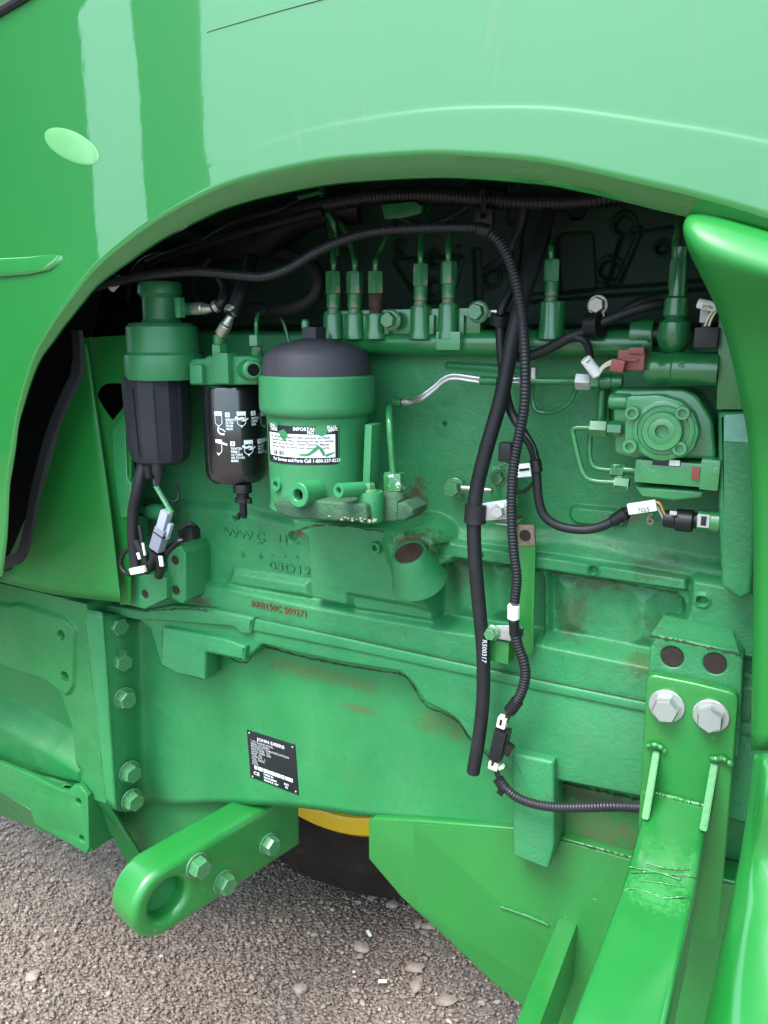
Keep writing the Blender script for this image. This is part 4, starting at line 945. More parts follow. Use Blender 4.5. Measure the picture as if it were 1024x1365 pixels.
def sticker():
    s = SC(OX, 590, OY); rad = 67.8 * s; base = P(OX, 588, OY); va = math.atan2(CAM.x - base.x, -(CAM.y - base.y))
    def X(px): return (va + math.asin(max(-.99, min(.99, (px - OX) / 66.5)))) * rad
    def Z(py): return P(OX, py - 5, OY).z - base.z
    z0, z1 = Z(614), Z(566)
    za, zb, ra, rb_ = Z(559), Z(625), 68 * SC(OX, 554, OY), 66 * SC(OX, 620, OY)
    def TAP(y): return ra + (rb_ - ra) * (y - za) / (zb - za) + .0003
    def art(nm, fn, m, off):
        bm = bmesh.new(); fn(bm)
        for v in bm.verts: v.co.z += off
        for v in bm.verts:      # the housing tapers a little towards the bottom
            a = v.co.x / rad; rr = TAP(v.co.y) + v.co.z; v.co = Vector((rr * math.sin(a), -rr * math.cos(a), v.co.y))
        bm.normal_update(); obj(nm, bm, m, lab, sharp=None, matrix=Matrix.Translation(base))
    lab = empty('x', (0, 0, 0)); bpy.data.objects.remove(lab)
    bm = bmesh.new(); n = 20
    xs = [X(361.5 + (450.5 - 361.5) * k / n) for k in range(n + 1)]
    for k in range(n):
        bm.faces.new([bm.verts.new(q) for q in ((xs[k], z0, 0), (xs[k + 1], z0, 0), (xs[k + 1], z1, 0), (xs[k], z1, 0))])
    for v in bm.verts:
        a = v.co.x / rad; rr = TAP(v.co.y) + .0005; v.co = Vector((rr * math.sin(a), -rr * math.cos(a), v.co.y))
    bmesh.ops.remove_doubles(bm, verts=bm.verts, dist=1e-6); bm.normal_update()
    lab = obj('label_sticker', bm, 'blacklabel', OF, sharp=None, matrix=Matrix.Translation(base), label='torn black and white paper label')
    def white(bm):
        for k in range(18):
            a = 364 + (445 - 364) * k / 18; b = 364 + (445 - 364) * (k + 1) / 18; bm.faces.new([bm.verts.new(q) for q in ((X(a), Z(605), 0), (X(b), Z(605), 0), (X(b), Z(576), 0), (X(a), Z(576), 0))])
    art('label_field', white, 'tagwhite', .0007)
    def T(bm, body, px, py, h, wide=1.0):
        me = text_mesh(body, h, .0001, 'LEFT'); me.transform(Matrix.Translation((X(px), Z(py), 0)) @ Matrix.Diagonal((wide, 1, 1, 1))); bm.from_mesh(me); bpy.data.meshes.remove(me)
    for tx in (('JOHN', 365, 567, .0065, .9), ('DEERE', 366, 571.5, .0065, .9), ('IMPORTANT ENGINE', 394, 569.5, .0068, 1.0), ('NOTE', 411, 573.5, .0062), ('PLUS', 435, 567, .0062), ('50+', 436, 571.5, .0062), ('For Service and Parts Call 1-800-537-8233', 368, 609, .0068, .93)):
        art('lettering', lambda bm, tx=tx: T(bm, *tx), 'print', .0009)
    def body_(bm):
        for i, l in enumerate(('Use only genuine engine oil filter elements and fluids.', 'Clean the housing before removing the cap for service.', 'Tighten cap to the stop. Consult Operator Manual.', 'See your dealer for service and replacement parts.')): T(bm, l, 366 + .5 * i, 580 + i * 4.2, .0046, 1.0)
        x = 369
        while x < 382: rect(bm, X(x), Z(603.5), X(x + random.choice((.5, .8))), Z(598)); x += random.choice((1.1, 1.5))
        T(bm, 'R535', 405, 602, .0042)
    art('lettering', body_, 'printdark', .0011)
    def tears(bm):
        for c in ([(376, 574), (383, 570), (388, 577), (383, 586), (378, 580)], [(420, 570), (424, 564), (432, 563), (436, 569), (434, 576), (428, 578), (421, 575)], [(432, 560), (436, 562), (435, 565), (431, 564)],
                  [(397, 601), (412, 599), (420, 592), (424, 589), (427, 592), (420, 598), (412, 603), (404, 603)], [(424, 589), (430, 594), (433, 601), (430, 603), (426, 596)], [(432, 601), (444, 598), (444, 599.5), (434, 604)], [(367, 562), (376, 563), (375, 570), (371, 566)]):
            poly2(bm, [(X(a), Z(b)) for a, b in c])
        bmesh.ops.triangulate(bm, faces=bm.faces[:])
    art('paint_scuff', tears, 'housing', .0013)
sticker()
def boss(name, px, py, Y, r, hr, back, parent, m='housing', axis=None, hexhole=False):
    s = SC(px, py, Y); ax = axis or OUT
    return lathe(name, [(hr * s, -.014), (hr * s, -.001), (hr * s * 1.12, 0), (r * s * .93, 0), (r * s, -.0015), (r * s, -back)], P(px, py, Y), ax, m, parent, 28) , lathe('bore', [(hr * s * 1.02, -.0135), (0, -.014)], P(px, py, Y), ax, 'void', parent, 6 if hexhole else 20)
boss('boss', 367, 646, -.180, 9, 4, .05, OF, axis=Vector((-.15, -1, 0))); boss('boss', 397, 660, -.208, 17, 8, .04, OF, axis=Vector((-.1, -1, .05)), hexhole=True)
boss('boss', 451, 654, -.215, 10, 4.5, .045, OF, axis=Vector((-.25, -1, .1)))
OB = plate('filter_base', [(362, 668), (380, 664), (488, 672), (490, 696), (470, 696), (392, 692), (370, 686)], -.193, .06, 'grime', OF, .004, label='grimy base flange under the oil filter', rnd=.006)
plate('base_wing', [(480, 672), (540, 670), (550, 680), (550, 688), (540, 695), (490, 695)], -.150, .05, 'grime', OF, .004)
vlathe('bolt_boss', 494, [(17, 655), (18, 660), (18, 690), (16, 694)], -.165, 'cast', OF, 24); bolt(492, 655, -.165, 15, OF, 'greenbolt', 'flange', axis=Vector((0, 0, 1)))
hexv('union_nut', 526, 630, 652, 13, -.13, 'greenbolt', OF, .5); rbox('elbow', 522, 676, -.135, 34, 30, .035, .05, 'grime', OF, .007)
seg_cyl('elbow_seat', (526, 652, -.13), (525, 664, -.13), 13, 16, 'grime', OF)
tube('drain_pipe', [(525, 634, -.13), (523, 615, -.13), (521, 590, -.13), (519, 560, -.125), (519, 545, -.09), (519, 540, -.02)], 4.6, 'pipe', OF)
# ------------------------------------------------------------------ filler neck
nax = Vector((-.06, -.52, .85)); fo = P(545, 736, -.082); s_ = SC(543, 739, -.085)
FN = lathe('filler_neck', [(.0215, -.03), (.0215, -.002), (.0225, 0), (.0255, 0), (.0275, -.003), (.032, -.02), (.044, -.06)], fo, nax, 'cast', TR, 36)
lathe('filler_bore', [(.0212, -.0015), (.0212, -.028)], fo, nax, 'rust', FN, 30); lathe('filler_plug', [(.0214, -.020), (.010, -.023), (0, -.0232)], fo, nax, 'hole', FN, 30)
boss('plug_boss', 499, 731, -.050, 8, 4, .02, FN, 'cast')
# ------------------------------------------------------------------ fuel rail
RY = -.030
RAIL = hlathe('fuel_rail', 428, 872, 457, [(0, 0), (14, 0), (17, .01), (17, .985), (14, 1), (0, 1)], RY, 'pipe', TR, 40, label='green common rail pipe across the engine with injector pipe unions')
pbox('rail_block', 581, 442, 613, 467, RY - .028, .04, 'machined', RAIL, .003)
pbox('rail_foot', 432, 414, 640, 448, RY - .012, .02, 'pipe', RAIL, .004)
def port(x, top, nut=True, sl='worn', r=13, bend=None, Y=RY - .014, base=415):
    a = vlathe('rail_port', x, [(r, base), (r + 1, base + 3), (r + 1, 440), (r + 3, 446), (r + 3, 452)], Y, 'pipe', RAIL, 28)
    vlathe('sleeve', x, [(8, base - 28), (9.5, base - 26), (9.5, base - 8), (8, base - 6), (9, base - 2), (9, base + 2)], Y, sl, RAIL, 24)
    hexv('union_nut', x, base - 56, base - 27, 10, Y, 'worn' if nut else 'pipe', RAIL, random.uniform(0, 1))
    tube('injector_pipe', [(x, base - 50, Y), (x, base - 70, Y), *(bend or [(x + 2, base - 95, Y + .02), (x + 8, base - 118, Y + .06), (x + 16, base - 140, Y + .1)])], 4, 'pipe', RAIL)
port(445, 0, bend=[(443, 330, -.02), (440, 300, .02), (436, 270, .05)], base=418); port(473, 0, bend=[(470, 335, -.02), (462, 310, .0), (440, 280, .05)], base=418); port(501, 0, sl='rust', bend=[(504, 340, -.02), (514, 318, 0), (522, 295, .05)], base=418)
port(561, 0, base=408); port(598, 0, base=405); port(735, 0, nut=False, r=16, base=402, bend=[(735, 320, -.02), (734, 300, 0), (728, 280, .05)])
bolt(522, 427, RY - .024, 19, RAIL, 'greenbolt', 'flange'); bolt(638, 416, RY - .03, 20, RAIL, 'greenbolt', 'flange')
for x in (460, 487, 515, 575, 615): pbox('rib', x - 3, 420, x + 3, 446, RY - .020, .02, 'pipe', RAIL, .002)
# end cap, sensor and upright line at the right end of the rail
hlathe('rail_end', 842, 872, 446, [(0, 0), (19, 0), (20, .1), (20, .9), (19, 1), (0, 1)], RY, 'pipe', RAIL); hlathe('rail_sensor', 872, 898, 446, [(15, 0), (15, .3), (12, .35), (12, 1), (0, 1)], RY, 'blackplastic', RAIL)
vlathe('banjo', 901, [(10, 330), (9, 345), (11, 350), (12, 395), (16, 398), (17, 420), (13, 424), (20, 430), (22, 450), (18, 462), (12, 470)], -.06, 'pipe', RAIL, 24); tube('feed_pipe', [(901, 350, -.06), (901, 325, -.06), (905, 300, -.03), (912, 270, .04)], 5, 'worn', RAIL)
hexv('union_nut', 901, 345, 385, 9, -.062, 'worn', RAIL, .3)
plate('rear_plate', [(958, 395), (985, 440), (1003, 500), (1010, 546), (955, 546), (957, 470)], -.085, .012, 'sheet', TR, .001)
# gear case, standing proud at the right of the block
GC = plate('gear_case', [(957, 549), (1011, 549), (1011, 640), (1006, 745), (1002, 792), (988, 800), (962, 784), (958, 700)], -.088, .10, 'cast', TR, .006, label='upright green gear case edge right of the pump', rnd=.004)
plate('primer_patch', [(966, 553), (1006, 551), (1009, 588), (998, 590), (985, 589), (965, 588)], -.0893, .0006, 'primer', GC, .0001, label='chalky pale patch')
# ------------------------------------------------------------------ high pressure pump
HP = plate('injection_pump', [(816, 524), (822, 519), (912, 519), (930, 528), (950, 560), (955, 612), (846, 612), (818, 604)], -.075, .075, 'machined', TR, .004, rnd=.006, label='green high pressure injection pump with a round bolted cover')
hlathe('pump_solenoid', 862, 958, 492, [(0, 0), (20, 0), (22, .04), (22, .22), (20.5, .25), (20.5, .36), (22.5, .39), (22.5, 1), (0, 1)], -.075, 'pipe', HP, 40)
wall_text('paint_mark', 'G', 908, 486, -.0975, 8, 'emboss', HP, .2, .2, .0002)
cov = [(834, 528), (880, 526), (908, 534), (926, 552), (933, 576), (925, 600), (910, 611), (872, 608), (848, 604), (832, 596), (832, 584)]
PC = plate('pump_cover', cov, -.100, .03, 'machined', HP, .0025, rnd=.006)
sB = SC(882, 573, -.1)
lathe('cover_ring', [(.036, -.002), (.036, .001), (.0345, .002), (.030, .002), (.029, 0), (.024, .0), (.0235, .010), (.022, .012), (.016, .012), (.0155, .011), (.0145, .0115), (.008, .0115), (.0075, .010), (.0075, .003), (0, .003)], P(884, 574, -.1005), OUT, 'machined', PC, 48)
for x, y in ((844, 550), (911, 550), (841, 594), (907, 597)):
    bolt(x, y, -.101, 19, PC, 'machined', 'socket'); 
pbox('pump_lower_body', 847, 612, 955, 652, -.090, .08, 'machined', HP, .004); plate('pump_foot', [(845, 648), (940, 655), (935, 664), (900, 668), (855, 663)], -.080, .07, 'machined', HP, .004)
pbox('pump_flange', 935, 612, 957, 655, -.094, .06, 'machined', HP, .003); pbox('pump_label', 870, 612, 907, 622.5, -.0907, .0008, 'blacklabel', HP, .0002, label='small black label'); 
pbox('pump_label', 892.5, 613, 906, 621.5, -.0912, .0008, 'tagwhite', HP, .0002, label='small plain white label'); pbox('paint_dab', 923, 622, 932, 640, -.0945, .0006, 'redplastic', HP, .0001)
hlathe('pump_inlet', 813, 840, 535, [(0, 0), (10, 0), (11, .1), (11, 1)], -.075, 'machined', HP)
hexx('union_nut', 788, 810, 570, 11, -.085, 'pipe', HP); hexx('union_nut', 811, 829, 571, 9, -.085, 'pipe', HP, .4)
tube('return_pipe', [(792, 571, -.085), (775, 570, -.085), (764, 572, -.085), (765, 584, -.085), (771, 610, -.085), (777, 630, -.085), (786, 639, -.085), (800, 642, -.085), (822, 643, -.085)], 4, 'pipe', HP)
tube('return_pipe', [(787, 578, -.07), (786, 600, -.07), (788, 616, -.07), (796, 624, -.07), (818, 627, -.07)], 3.6, 'pipe', HP)
hexx('union_nut', 820, 839, 644, 9, -.085, 'greenbolt', HP); hexx('union_nut', 815, 832, 627, 8, -.07, 'greenbolt', HP, .5); hlathe('pipe_stub', 832, 850, 627, [(6, 0), (6, 1)], -.07, 'pipe', HP)
# fuel lines to the pump: two bright thin pipes, then green
LN = tube('fuel_line', [(700, 507, -.055), (730, 508, -.055), (770, 508, -.06), (785, 508, -.06)], 5, 'pipe', TR)
for dy, Yp in ((-2.5, -.05), (2.8, -.05)):
    tube('fuel_pipe', [(528, 538, -.03), (545, 537 + dy * .5, -.035), (560, 531 + dy, Yp), (578, 518 + dy, Yp), (592, 506 + dy, Yp), (606, 502 + dy, Yp), (630, 505 + dy, Yp), (655, 508 + dy, Yp), (700, 507 + dy, Yp)], 2.6, 'steelpipe', LN)
seg_cyl('ferrule', (524, 537, -.035), (535, 537, -.035), 6, 6, 'worn', LN); seg_cyl('ferrule', (537, 537, -.035), (546, 536, -.035), 6, 6, 'zinc', LN); seg_cyl('ferrule', (640, 507, -.05), (664, 508, -.05), 5.5, 5.5, 'worn', LN)
hexx('union_nut', 769, 789, 508, 11, -.06, 'silver', LN); hexx('union_nut', 790, 801, 509, 12, -.06, 'worn', LN, .4); hlathe('fuel_tee', 801, 830, 508, [(10, 0), (10, .5), (9, .55), (9, 1)], -.06, 'pipe', LN)
seg_cyl('line_clip', (711, 489, -.055), (711, 506, -.055), 6, 6, 'zinc', LN)
tube('leak_pipe', [(768, 519, -.045), (760, 535, -.04), (745, 546, -.035), (728, 550, -.03), (714, 546, -.03), (710, 530, -.03), (711, 508, -.04)], 3.2, 'pipe', LN)
vlathe('bracket_post', 800, [(6, 520), (6, 570)], -.04, 'pipe', LN, 16); plate('tee_bracket', [(793, 520), (812, 518), (812, 570), (800, 568), (795, 545)], -.03, .012, 'cast', LN, .002)
# ------------------------------------------------------------------ clamps and bolts on the block
rbox('square_washer', 606, 651, -.022, 25, 23, .006, .1, 'worn', BLOCK, .003); bolt(606, 650, -.026, 19, BLOCK, 'greenbolt', 'washer'); hlathe('stud', 616, 656, 652, [(4, 0), (4, 1), (0, 1)], -.045, 'zinc', BLOCK)
HB = plate('hose_bracket', [(655, 622), (676, 616), (688, 625), (690, 670), (680, 700), (660, 700), (655, 680)], -.045, .012, 'machined', TR, .002, label='small green bracket carrying the hose clamps')
bolt(665, 636, -.046, 17, HB, 'greenbolt', 'washer')
hs_ = plate('hose_strap', [(635, 672), (676, 666), (685, 672), (684, 688), (676, 692), (637, 695)], -.085, .003, 'silver', HB, .0006, rnd=.004); bolt(666, 681, -.0855, 15, HB, 'silver', 'washer')
sc_ = SC(628, 684, -.10); lathe('rubber_cushion', [(.0125, -.0135), (.0155, -.0135), (.0155, .0135), (.0125, .0135)], P(634, 684, -.085), Vector((.03, 0, 1)), 'rubber', HB, 28)
pbox('stand_off', 660, 697, 684, 702, -.07, .06, 'zinc', HB); 
ST = plate('harness_bracket', [(682, 702), (712, 702), (714, 715), (711, 868), (704, 876), (680, 876), (655, 868), (655, 852), (680, 855), (684, 800)], -.045, .004, 'sheet', TR, .0008, rnd=.003, label='bright green flat strip bracket behind the corrugated conduit')
plate('mount_pad', [(690, 700), (712, 700), (713, 727), (691, 728)], -.047, .003, 'rustpad', ST, .0006); lathe('bolt_hole', [(.0085, 0), (.0085, -.004), (0, -.004)], P(700, 714, -.0475), OUT, 'hole', ST, 18)
box('foot', P(668, 864, -.052), (.034, .03, .034), 'sheet', ST, .003)
plate('harness_strap', [(659, 834), (694, 834), (697, 838), (697, 853), (692, 857), (661, 851)], -.075, .003, 'silver', ST, .0006, rnd=.003); bolt(656, 843, -.0755, 15, ST, 'greenbolt', 'flange')
pbox('strap_catch', 686, 839, 695, 850, -.083, .01, 'blackplastic', ST, .001)
# p-clip by the rail
PB = bolt(797, 407, -.065, 19, RAIL, 'steel', 'washer'); lathe('p_clip', [(.010, -.009), (.0165, -.009), (.0165, .009), (.010, .009)], P(794, 433, -.062), Vector((.9, -.3, 0)), 'blackplastic', RAIL, 24); rbox('p_clip_tab', 799, 420, -.062, 14, 16, .003, .1, 'steel', RAIL)
lathe('p_clip', [(.010, -.007), (.014, -.007), (.014, .007), (.010, .007)], P(667, 425, -.055), Vector((.2, -.3, 1)), 'blackplastic', RAIL, 20); rbox('p_clip_tab', 654, 418, -.055, 18, 9, .003, .0, 'silver', RAIL)
# sensor plug low on the right
SN = hlathe('oil_sensor', 930, 960, 694, [(0, 0), (13, 0), (13, .55), (15, .6), (15, 1)], -.06, 'machined', TR); hlathe('sensor_body', 915, 948, 694, [(11, 0), (11, 1)], -.06, 'blackplastic', SN); pbox('sensor_mark', 931, 685, 945, 704, -.0735, .0005, 'printdim', SN, .0001); pbox('sensor_mark', 935, 688, 941, 701, -.0741, .0005, 'blacklabel', SN, .0001)
# dirt and rust where the photograph shows it: crusted deposits on ledges
def crust(name, pts, Y, n, m, parent, r=(.0012, .0035), flat=.5):
    bm = bmesh.new()
    for k in range(n):
        i = random.randrange(len(pts) - 1); t = random.random(); a, b = pts[i], pts[i + 1]
        c = P(a[0] + (b[0] - a[0]) * t + random.gauss(0, 2), a[1] + (b[1] - a[1]) * t + random.gauss(0, 1.5), Y)
        g = bmesh.new(); bmesh.ops.create_icosphere(g, subdivisions=1, radius=random.uniform(*r))
        for v in g.verts: v.co *= random.uniform(.7, 1.25)
        bmesh.ops.scale(g, vec=(1.3, flat, .8), verts=g.verts); bmesh.ops.translate(g, vec=c, verts=g.verts)
        me = bpy.data.meshes.new('t'); g.to_mesh(me); g.free(); bm.from_mesh(me); bpy.data.meshes.remove(me)
    return obj(name, bm, m, parent, kind='stuff', sharp=60)

crust('dirt_crust', [(440, 689), (470, 692), (500, 694)], -.194, 22, 'scale', OF, (.0008, .0024), .4)
# ================================================================== HOSES AND WIRING (each hangs loose in the bay: a thing of its own)
def wpts(l): return catmull(pts3(l), 10)
def smooth_tube(name, l, rpx, m, parent=None, ribs=None, seg=16, **k):
    mid = l[len(l) // 2]; ys = [q[2] for q in l if len(q) == 3]; r = rpx * SC(mid[0], mid[1], sum(ys) / len(ys))
    return obj(name, tube_bm(wpts(l), r, seg, ribs), m, parent, sharp=50 if ribs else 45, **k)
RIB = (.0046, .16)
# --- loose drain hose
DH = smooth_tube('drain_hose', [(733, 270, .0), (727, 300, -.02), (712, 350, -.05), (696, 400, -.072), (684, 450, -.085), (668, 530, -.088), (648, 600, -.088), (636, 650, -.086), (632, 690, -.086), (633, 740, -.086), (638, 800, -.082), (644, 870, -.078), (644, 930, -.076), (639, 980, -.076), (631, 1028, -.078)], 9.6, 'rubber', seg=24)
tag(DH, 'thick smooth black rubber hose hanging with its cut end open', 'hose')
e0, e1 = P(632, 1020, -.078), P(631, 1030, -.078); lathe('hose_end', [(.0068, .0003), (.0096, .0003), (.0096, -.004), (.0068, -.004)], e1, e1 - e0, 'seal', DH, 24)
me = text_mesh('R500317', .0098, .00015); me.transform(axis_matrix(P(645.5, 868, -.0895), OUT) @ Matrix.Rotation(R(-90), 4, 'Z')); obj('lettering', me, 'printdim', DH, sharp=None)
# --- corrugated harness looping over the engine and down
WH = smooth_tube('wiring_conduit', [(120, 385, -.11), (165, 373, -.13), (205, 366, -.145), (260, 362, -.15), (310, 366, -.15), (350, 369, -.15), (385, 358, -.15), (420, 337, -.145), (460, 319, -.14), (505, 308, -.13), (560, 304, -.125), (615, 303, -.12), (645, 306, -.115), (668, 326, -.115), (684, 362, -.12), (695, 415, -.13), (700, 480, -.132), (699, 540, -.128), (691, 585, -.12), (684, 630, -.112), (682, 685, -.106), (685, 735, -.102), (689, 770, -.098), (686, 803, -.094)], 7.6, 'conduit', None, RIB, 16)
tag(WH, 'black corrugated wiring conduit looping over the filters and down the middle', 'conduit')
seg_cyl('tape_band', (685, 806, -.093), (684.5, 825, -.091), 8.2, 8.2, 'white', WH); seg_cyl('tape_band', (685, 825, -.091), (686, 846, -.088), 7, 7, 'blackplastic', WH)
smooth_tube('lower_conduit', [(686, 844, -.088), (691, 862, -.085), (699, 885, -.082), (700, 905, -.08), (693, 928, -.08), (682, 944, -.08)], 7.2, 'conduit', WH, RIB)
smooth_tube('tape_wrap', [(690, 934, -.08), (684, 942, -.08), (679, 948, -.08)], 8.4, 'blackplastic', WH)
for dx in (-2, 2): smooth_tube('wire', [(681 + dx, 946, -.08), (677 + dx, 955, -.08), (673 + dx, 963, -.08)], 1.6, 'blackplastic', WH)
rbox('connector_lock', 670, 962, -.080, 12, 15, .014, .15, 'cream', WH, .002); rbox('connector_slot', 667.5, 963, -.088, 3, 8, .002, .15, 'blackplastic', WH, .0003)
rbox('connector', 665, 992, -.080, 17, 46, .018, .17, 'blackplastic', WH, .003); rbox('connector_latch', 677, 998, -.078, 13, 16, .012, .45, 'blackplastic', WH, .002); rbox('connector_latch', 676, 985, -.078, 6, 30, .010, .17, 'blackplastic', WH, .001)
rbox('connector_lock', 659, 1019, -.080, 13, 11, .014, .15, 'cream', WH, .002); rbox('connector_slot', 656.5, 1018, -.088, 3, 6, .002, .15, 'blackplastic', WH, .0003); rbox('connector_lock', 668, 1022, -.078, 9, 5, .008, -.6, 'cream', WH, .001)
for dx in (-2, 2): smooth_tube('wire', [(660 + dx, 1024, -.08), (664 + dx, 1034, -.08), (669 + dx, 1042, -.08)], 1.6, 'blackplastic', WH)
smooth_tube('lower_conduit', [(666, 1038, -.08), (674, 1050, -.08), (688, 1062, -.08), (710, 1071, -.08), (740, 1076, -.08), (780, 1076, -.082), (820, 1075, -.085), (866, 1077, -.085)], 6.6, 'conduit', WH, RIB)
smooth_tube('tape_wrap', [(664, 1038, -.08), (669, 1046, -.08), (674, 1051, -.08)], 7.4, 'blackplastic', WH); rbox('tie_head', 668, 1055, -.08, 9, 8, .008, .5, 'blackplastic', WH)
# zip tie and holder near the top of the loop
seg_cyl('tape_band', (636, 304, -.118), (654, 309, -.115), 8.6, 8.6, 'rubber', WH)
# --- big loom under the hood edge
UL = smooth_tube('upper_loom', [(330, 300, .02), (372, 288, .01), (430, 274, 0), (500, 262, -.01), (570, 260, -.01), (640, 265, -.01), (710, 270, -.01), (780, 268, -.01), (850, 258, 0), (905, 255, .02)], 11, 'conduit', None, (.006, .13), 18)
tag(UL, 'thick corrugated black loom running along under the hood edge', 'conduit'); pbox('loom_clip', 633, 281, 656, 300, -.03, .01, 'greyplastic', UL); pbox('loom_clip_hole', 640, 284, 648, 291, -.0305, .004, 'void', UL, .0005); smooth_tube('loom_tie', [(643, 254, -.028), (644, 268, -.03), (646, 284, -.03)], 3, 'blackplastic', UL)
smooth_tube('branch', [(240, 350, .02), (280, 318, .0), (330, 292, -.01), (372, 280, 0), (410, 262, .02)], 5, 'rubber', UL); smooth_tube('branch', [(196, 352, -.02), (240, 335, -.03), (300, 318, -.03), (360, 300, -.02), (430, 282, -.01)], 6, 'hosebrown', UL)
smooth_tube('branch', [(520, 262, .02), (530, 285, .0), (560, 300, .0), (600, 290, .01), (640, 262, .02)], 4, 'rubber', UL); smooth_tube('branch', [(430, 250, .03), (432, 275, .01), (445, 300, .01), (450, 340, .03)], 4, 'pipe', UL); smooth_tube('branch', [(700, 262, -.01), (695, 300, -.01), (676, 340, -.01), (650, 360, .02)], 7, 'rubber', UL)
smooth_tube('branch', [(170, 400, .02), (176, 370, .01), (200, 345, 0), (250, 340, 0)], 6, 'rubber', UL); smooth_tube('branch', [(275, 420, -.05), (262, 395, -.04), (262, 370, -.02), (280, 345, 0)], 4, 'rubber', UL)
# --- intake pipe and dark hoses in the shade
CH = smooth_tube('coolant_hose', [(335, 412, -.02), (365, 414, -.03), (395, 410, -.035), (418, 395, -.035), (424, 372, -.03), (412, 352, -.02), (390, 342, 0), (370, 340, .02)], 9.5, 'hosebrown', seg=18); tag(CH, 'dull brownish hose bending behind the corrugated conduit', 'hose')
BH = smooth_tube('breather_hose', [(180, 330, .06), (240, 322, .05), (300, 330, .04), (350, 322, .03), (390, 296, .03), (420, 282, .03), (480, 276, .05)], 20, 'hosebrown', seg=24); tag(BH, 'wide dark breather hose crossing under the top of the arch', 'hose')
FH = smooth_tube('fuel_hose', [(309, 420, -.125), (314, 405, -.115), (322, 388, -.10), (330, 370, -.07), (336, 345, -.03)], 9, 'rubber', seg=18); tag(FH, 'short black fuel hose rising from the brass-ended elbow', 'hose')
KH = smooth_tube('vent_hose', [(284, 411, -.122), (296, 402, -.12), (300, 386, -.10), (294, 372, -.07)], 6.5, 'rubber', seg=16); tag(KH, 'thin black vent hose beside the water separator neck', 'hose'); seg_cyl('clamp', (286, 410, -.122), (291, 407, -.121), 8, 8, 'zinc', KH); seg_cyl('clamp', (306, 418, -.126), (311, 411, -.12), 9.5, 9.5, 'zinc', FH)
TH = smooth_tube('return_hose', [(700, 285, .0), (693, 310, -.01), (690, 345, -.02), (684, 380, -.04), (672, 405, -.052), (667, 425, -.055), (668, 470, -.06), (674, 520, -.062), (682, 550, -.07), (700, 580, -.078), (712, 605, -.08), (716, 640, -.08), (718, 665, -.08), (726, 688, -.078), (748, 702, -.075), (780, 706, -.072), (806, 700, -.07), (826, 688, -.068), (838, 681, -.068)], 6, 'rubber', seg=16)
tag(TH, 'black cable snaking behind the hoses to the white-tagged plug', 'cable')
rbox('cable_clip', 697, 627, -.088, 22, 18, .004, -.18, 'white', TH); rbox('clip_slot', 699, 626, -.0905, 14, 3, .002, -.18, 'blackplastic', TH, .0003); seg_cyl('clip_wrap', (713, 612, -.081), (716, 630, -.081), 8, 8, 'blackplastic', TH)
smooth_tube('wire', [(698, 575, -.085), (710, 592, -.09), (716, 612, -.09)], 3, 'blackplastic', TH); smooth_tube('wire', [(687, 657, -.075), (700, 654, -.08), (713, 642, -.08)], 2.5, 'blackplastic', TH)
pbox('plug', 664, 590, 680, 617, -.085, .02, 'blackplastic', TH, .004)
seg_cyl('cable_sleeve', (816, 695, -.07), (836, 683, -.07), 8, 9, 'blackplastic', TH)
rbox('cable_tag', 856, 676, -.085, 37, 15, .006, -.26, 'white', TH, .002, label='white paper tag'); wt = wall_text('lettering', '7055', 858, 680, -.0885, 6, 'printdark', TH, .26, .1, .0001)
smooth_tube('orange_wire', [(872, 669, -.08), (879, 671, -.08), (884, 681, -.075), (889, 691, -.07)], 1.4, 'orange', TH); smooth_tube('wire', [(872, 671, -.08), (877, 678, -.078), (886, 694, -.07)], 1.4, 'printdim', TH)
hlathe('plug_connector', 885, 925, 693, [(0, 0), (11, 0), (12, .08), (12, .38), (15, .42), (15, .95), (13, 1), (0, 1)], -.065, 'blackplastic', TH, 24); pbox('plug_key', 893, 681, 902, 687, -.082, .002, 'printdim', TH, .0003)
# --- taped harness by the rail, right
RH = smooth_tube('taped_harness', [(690, 476, -.06), (715, 472, -.065), (740, 460, -.07), (760, 449, -.07), (778, 442, -.065), (794, 433, -.062), (812, 426, -.06), (840, 415, -.055), (868, 407, -.05), (892, 404, -.04)], 7, 'rubber', seg=14); tag(RH, 'black taped wiring harness held by the clip on the rail', 'cable')
smooth_tube('branch', [(762, 449, -.07), (776, 452, -.07), (784, 462, -.065), (787, 478, -.06)], 5, 'rubber', RH); smooth_tube('branch', [(830, 418, -.055), (850, 406, -.05), (880, 398, -.04)], 8, 'rubber', RH)
# --- red-brown plug with white-sleeved wires
RP = pbox('red_connector', 824, 466, 858, 494, -.105, .03, 'redplastic', None, .002); tag(RP, 'rust-red plastic connector on top of the injection pump', 'connector')
rbox('connector_step', 826, 487, -.108, 18, 16, .03, .15, 'redplastic', RP, .002); pbox('connector_ridge', 838, 463, 858, 472, -.110, .03, 'redplastic', RP, .0015); pbox('connector_ridge', 830, 478, 850, 482, -.110, .03, 'redplastic', RP, .001)
seg_cyl('wire_sleeve', (780, 478, -.095), (797, 500, -.085), 7.5, 7.5, 'white', RP); wall_text('lettering', '5', 784, 482, -.1045, 6, 'printdark', RP, -.9)
for d in (-1.5, 2): smooth_tube('wire', [(798, 499 + d, -.085), (803, 490 + d, -.09), (810, 485 + d, -.095), (820, 481 + d, -.1)], 1.6, 'cream', RP)
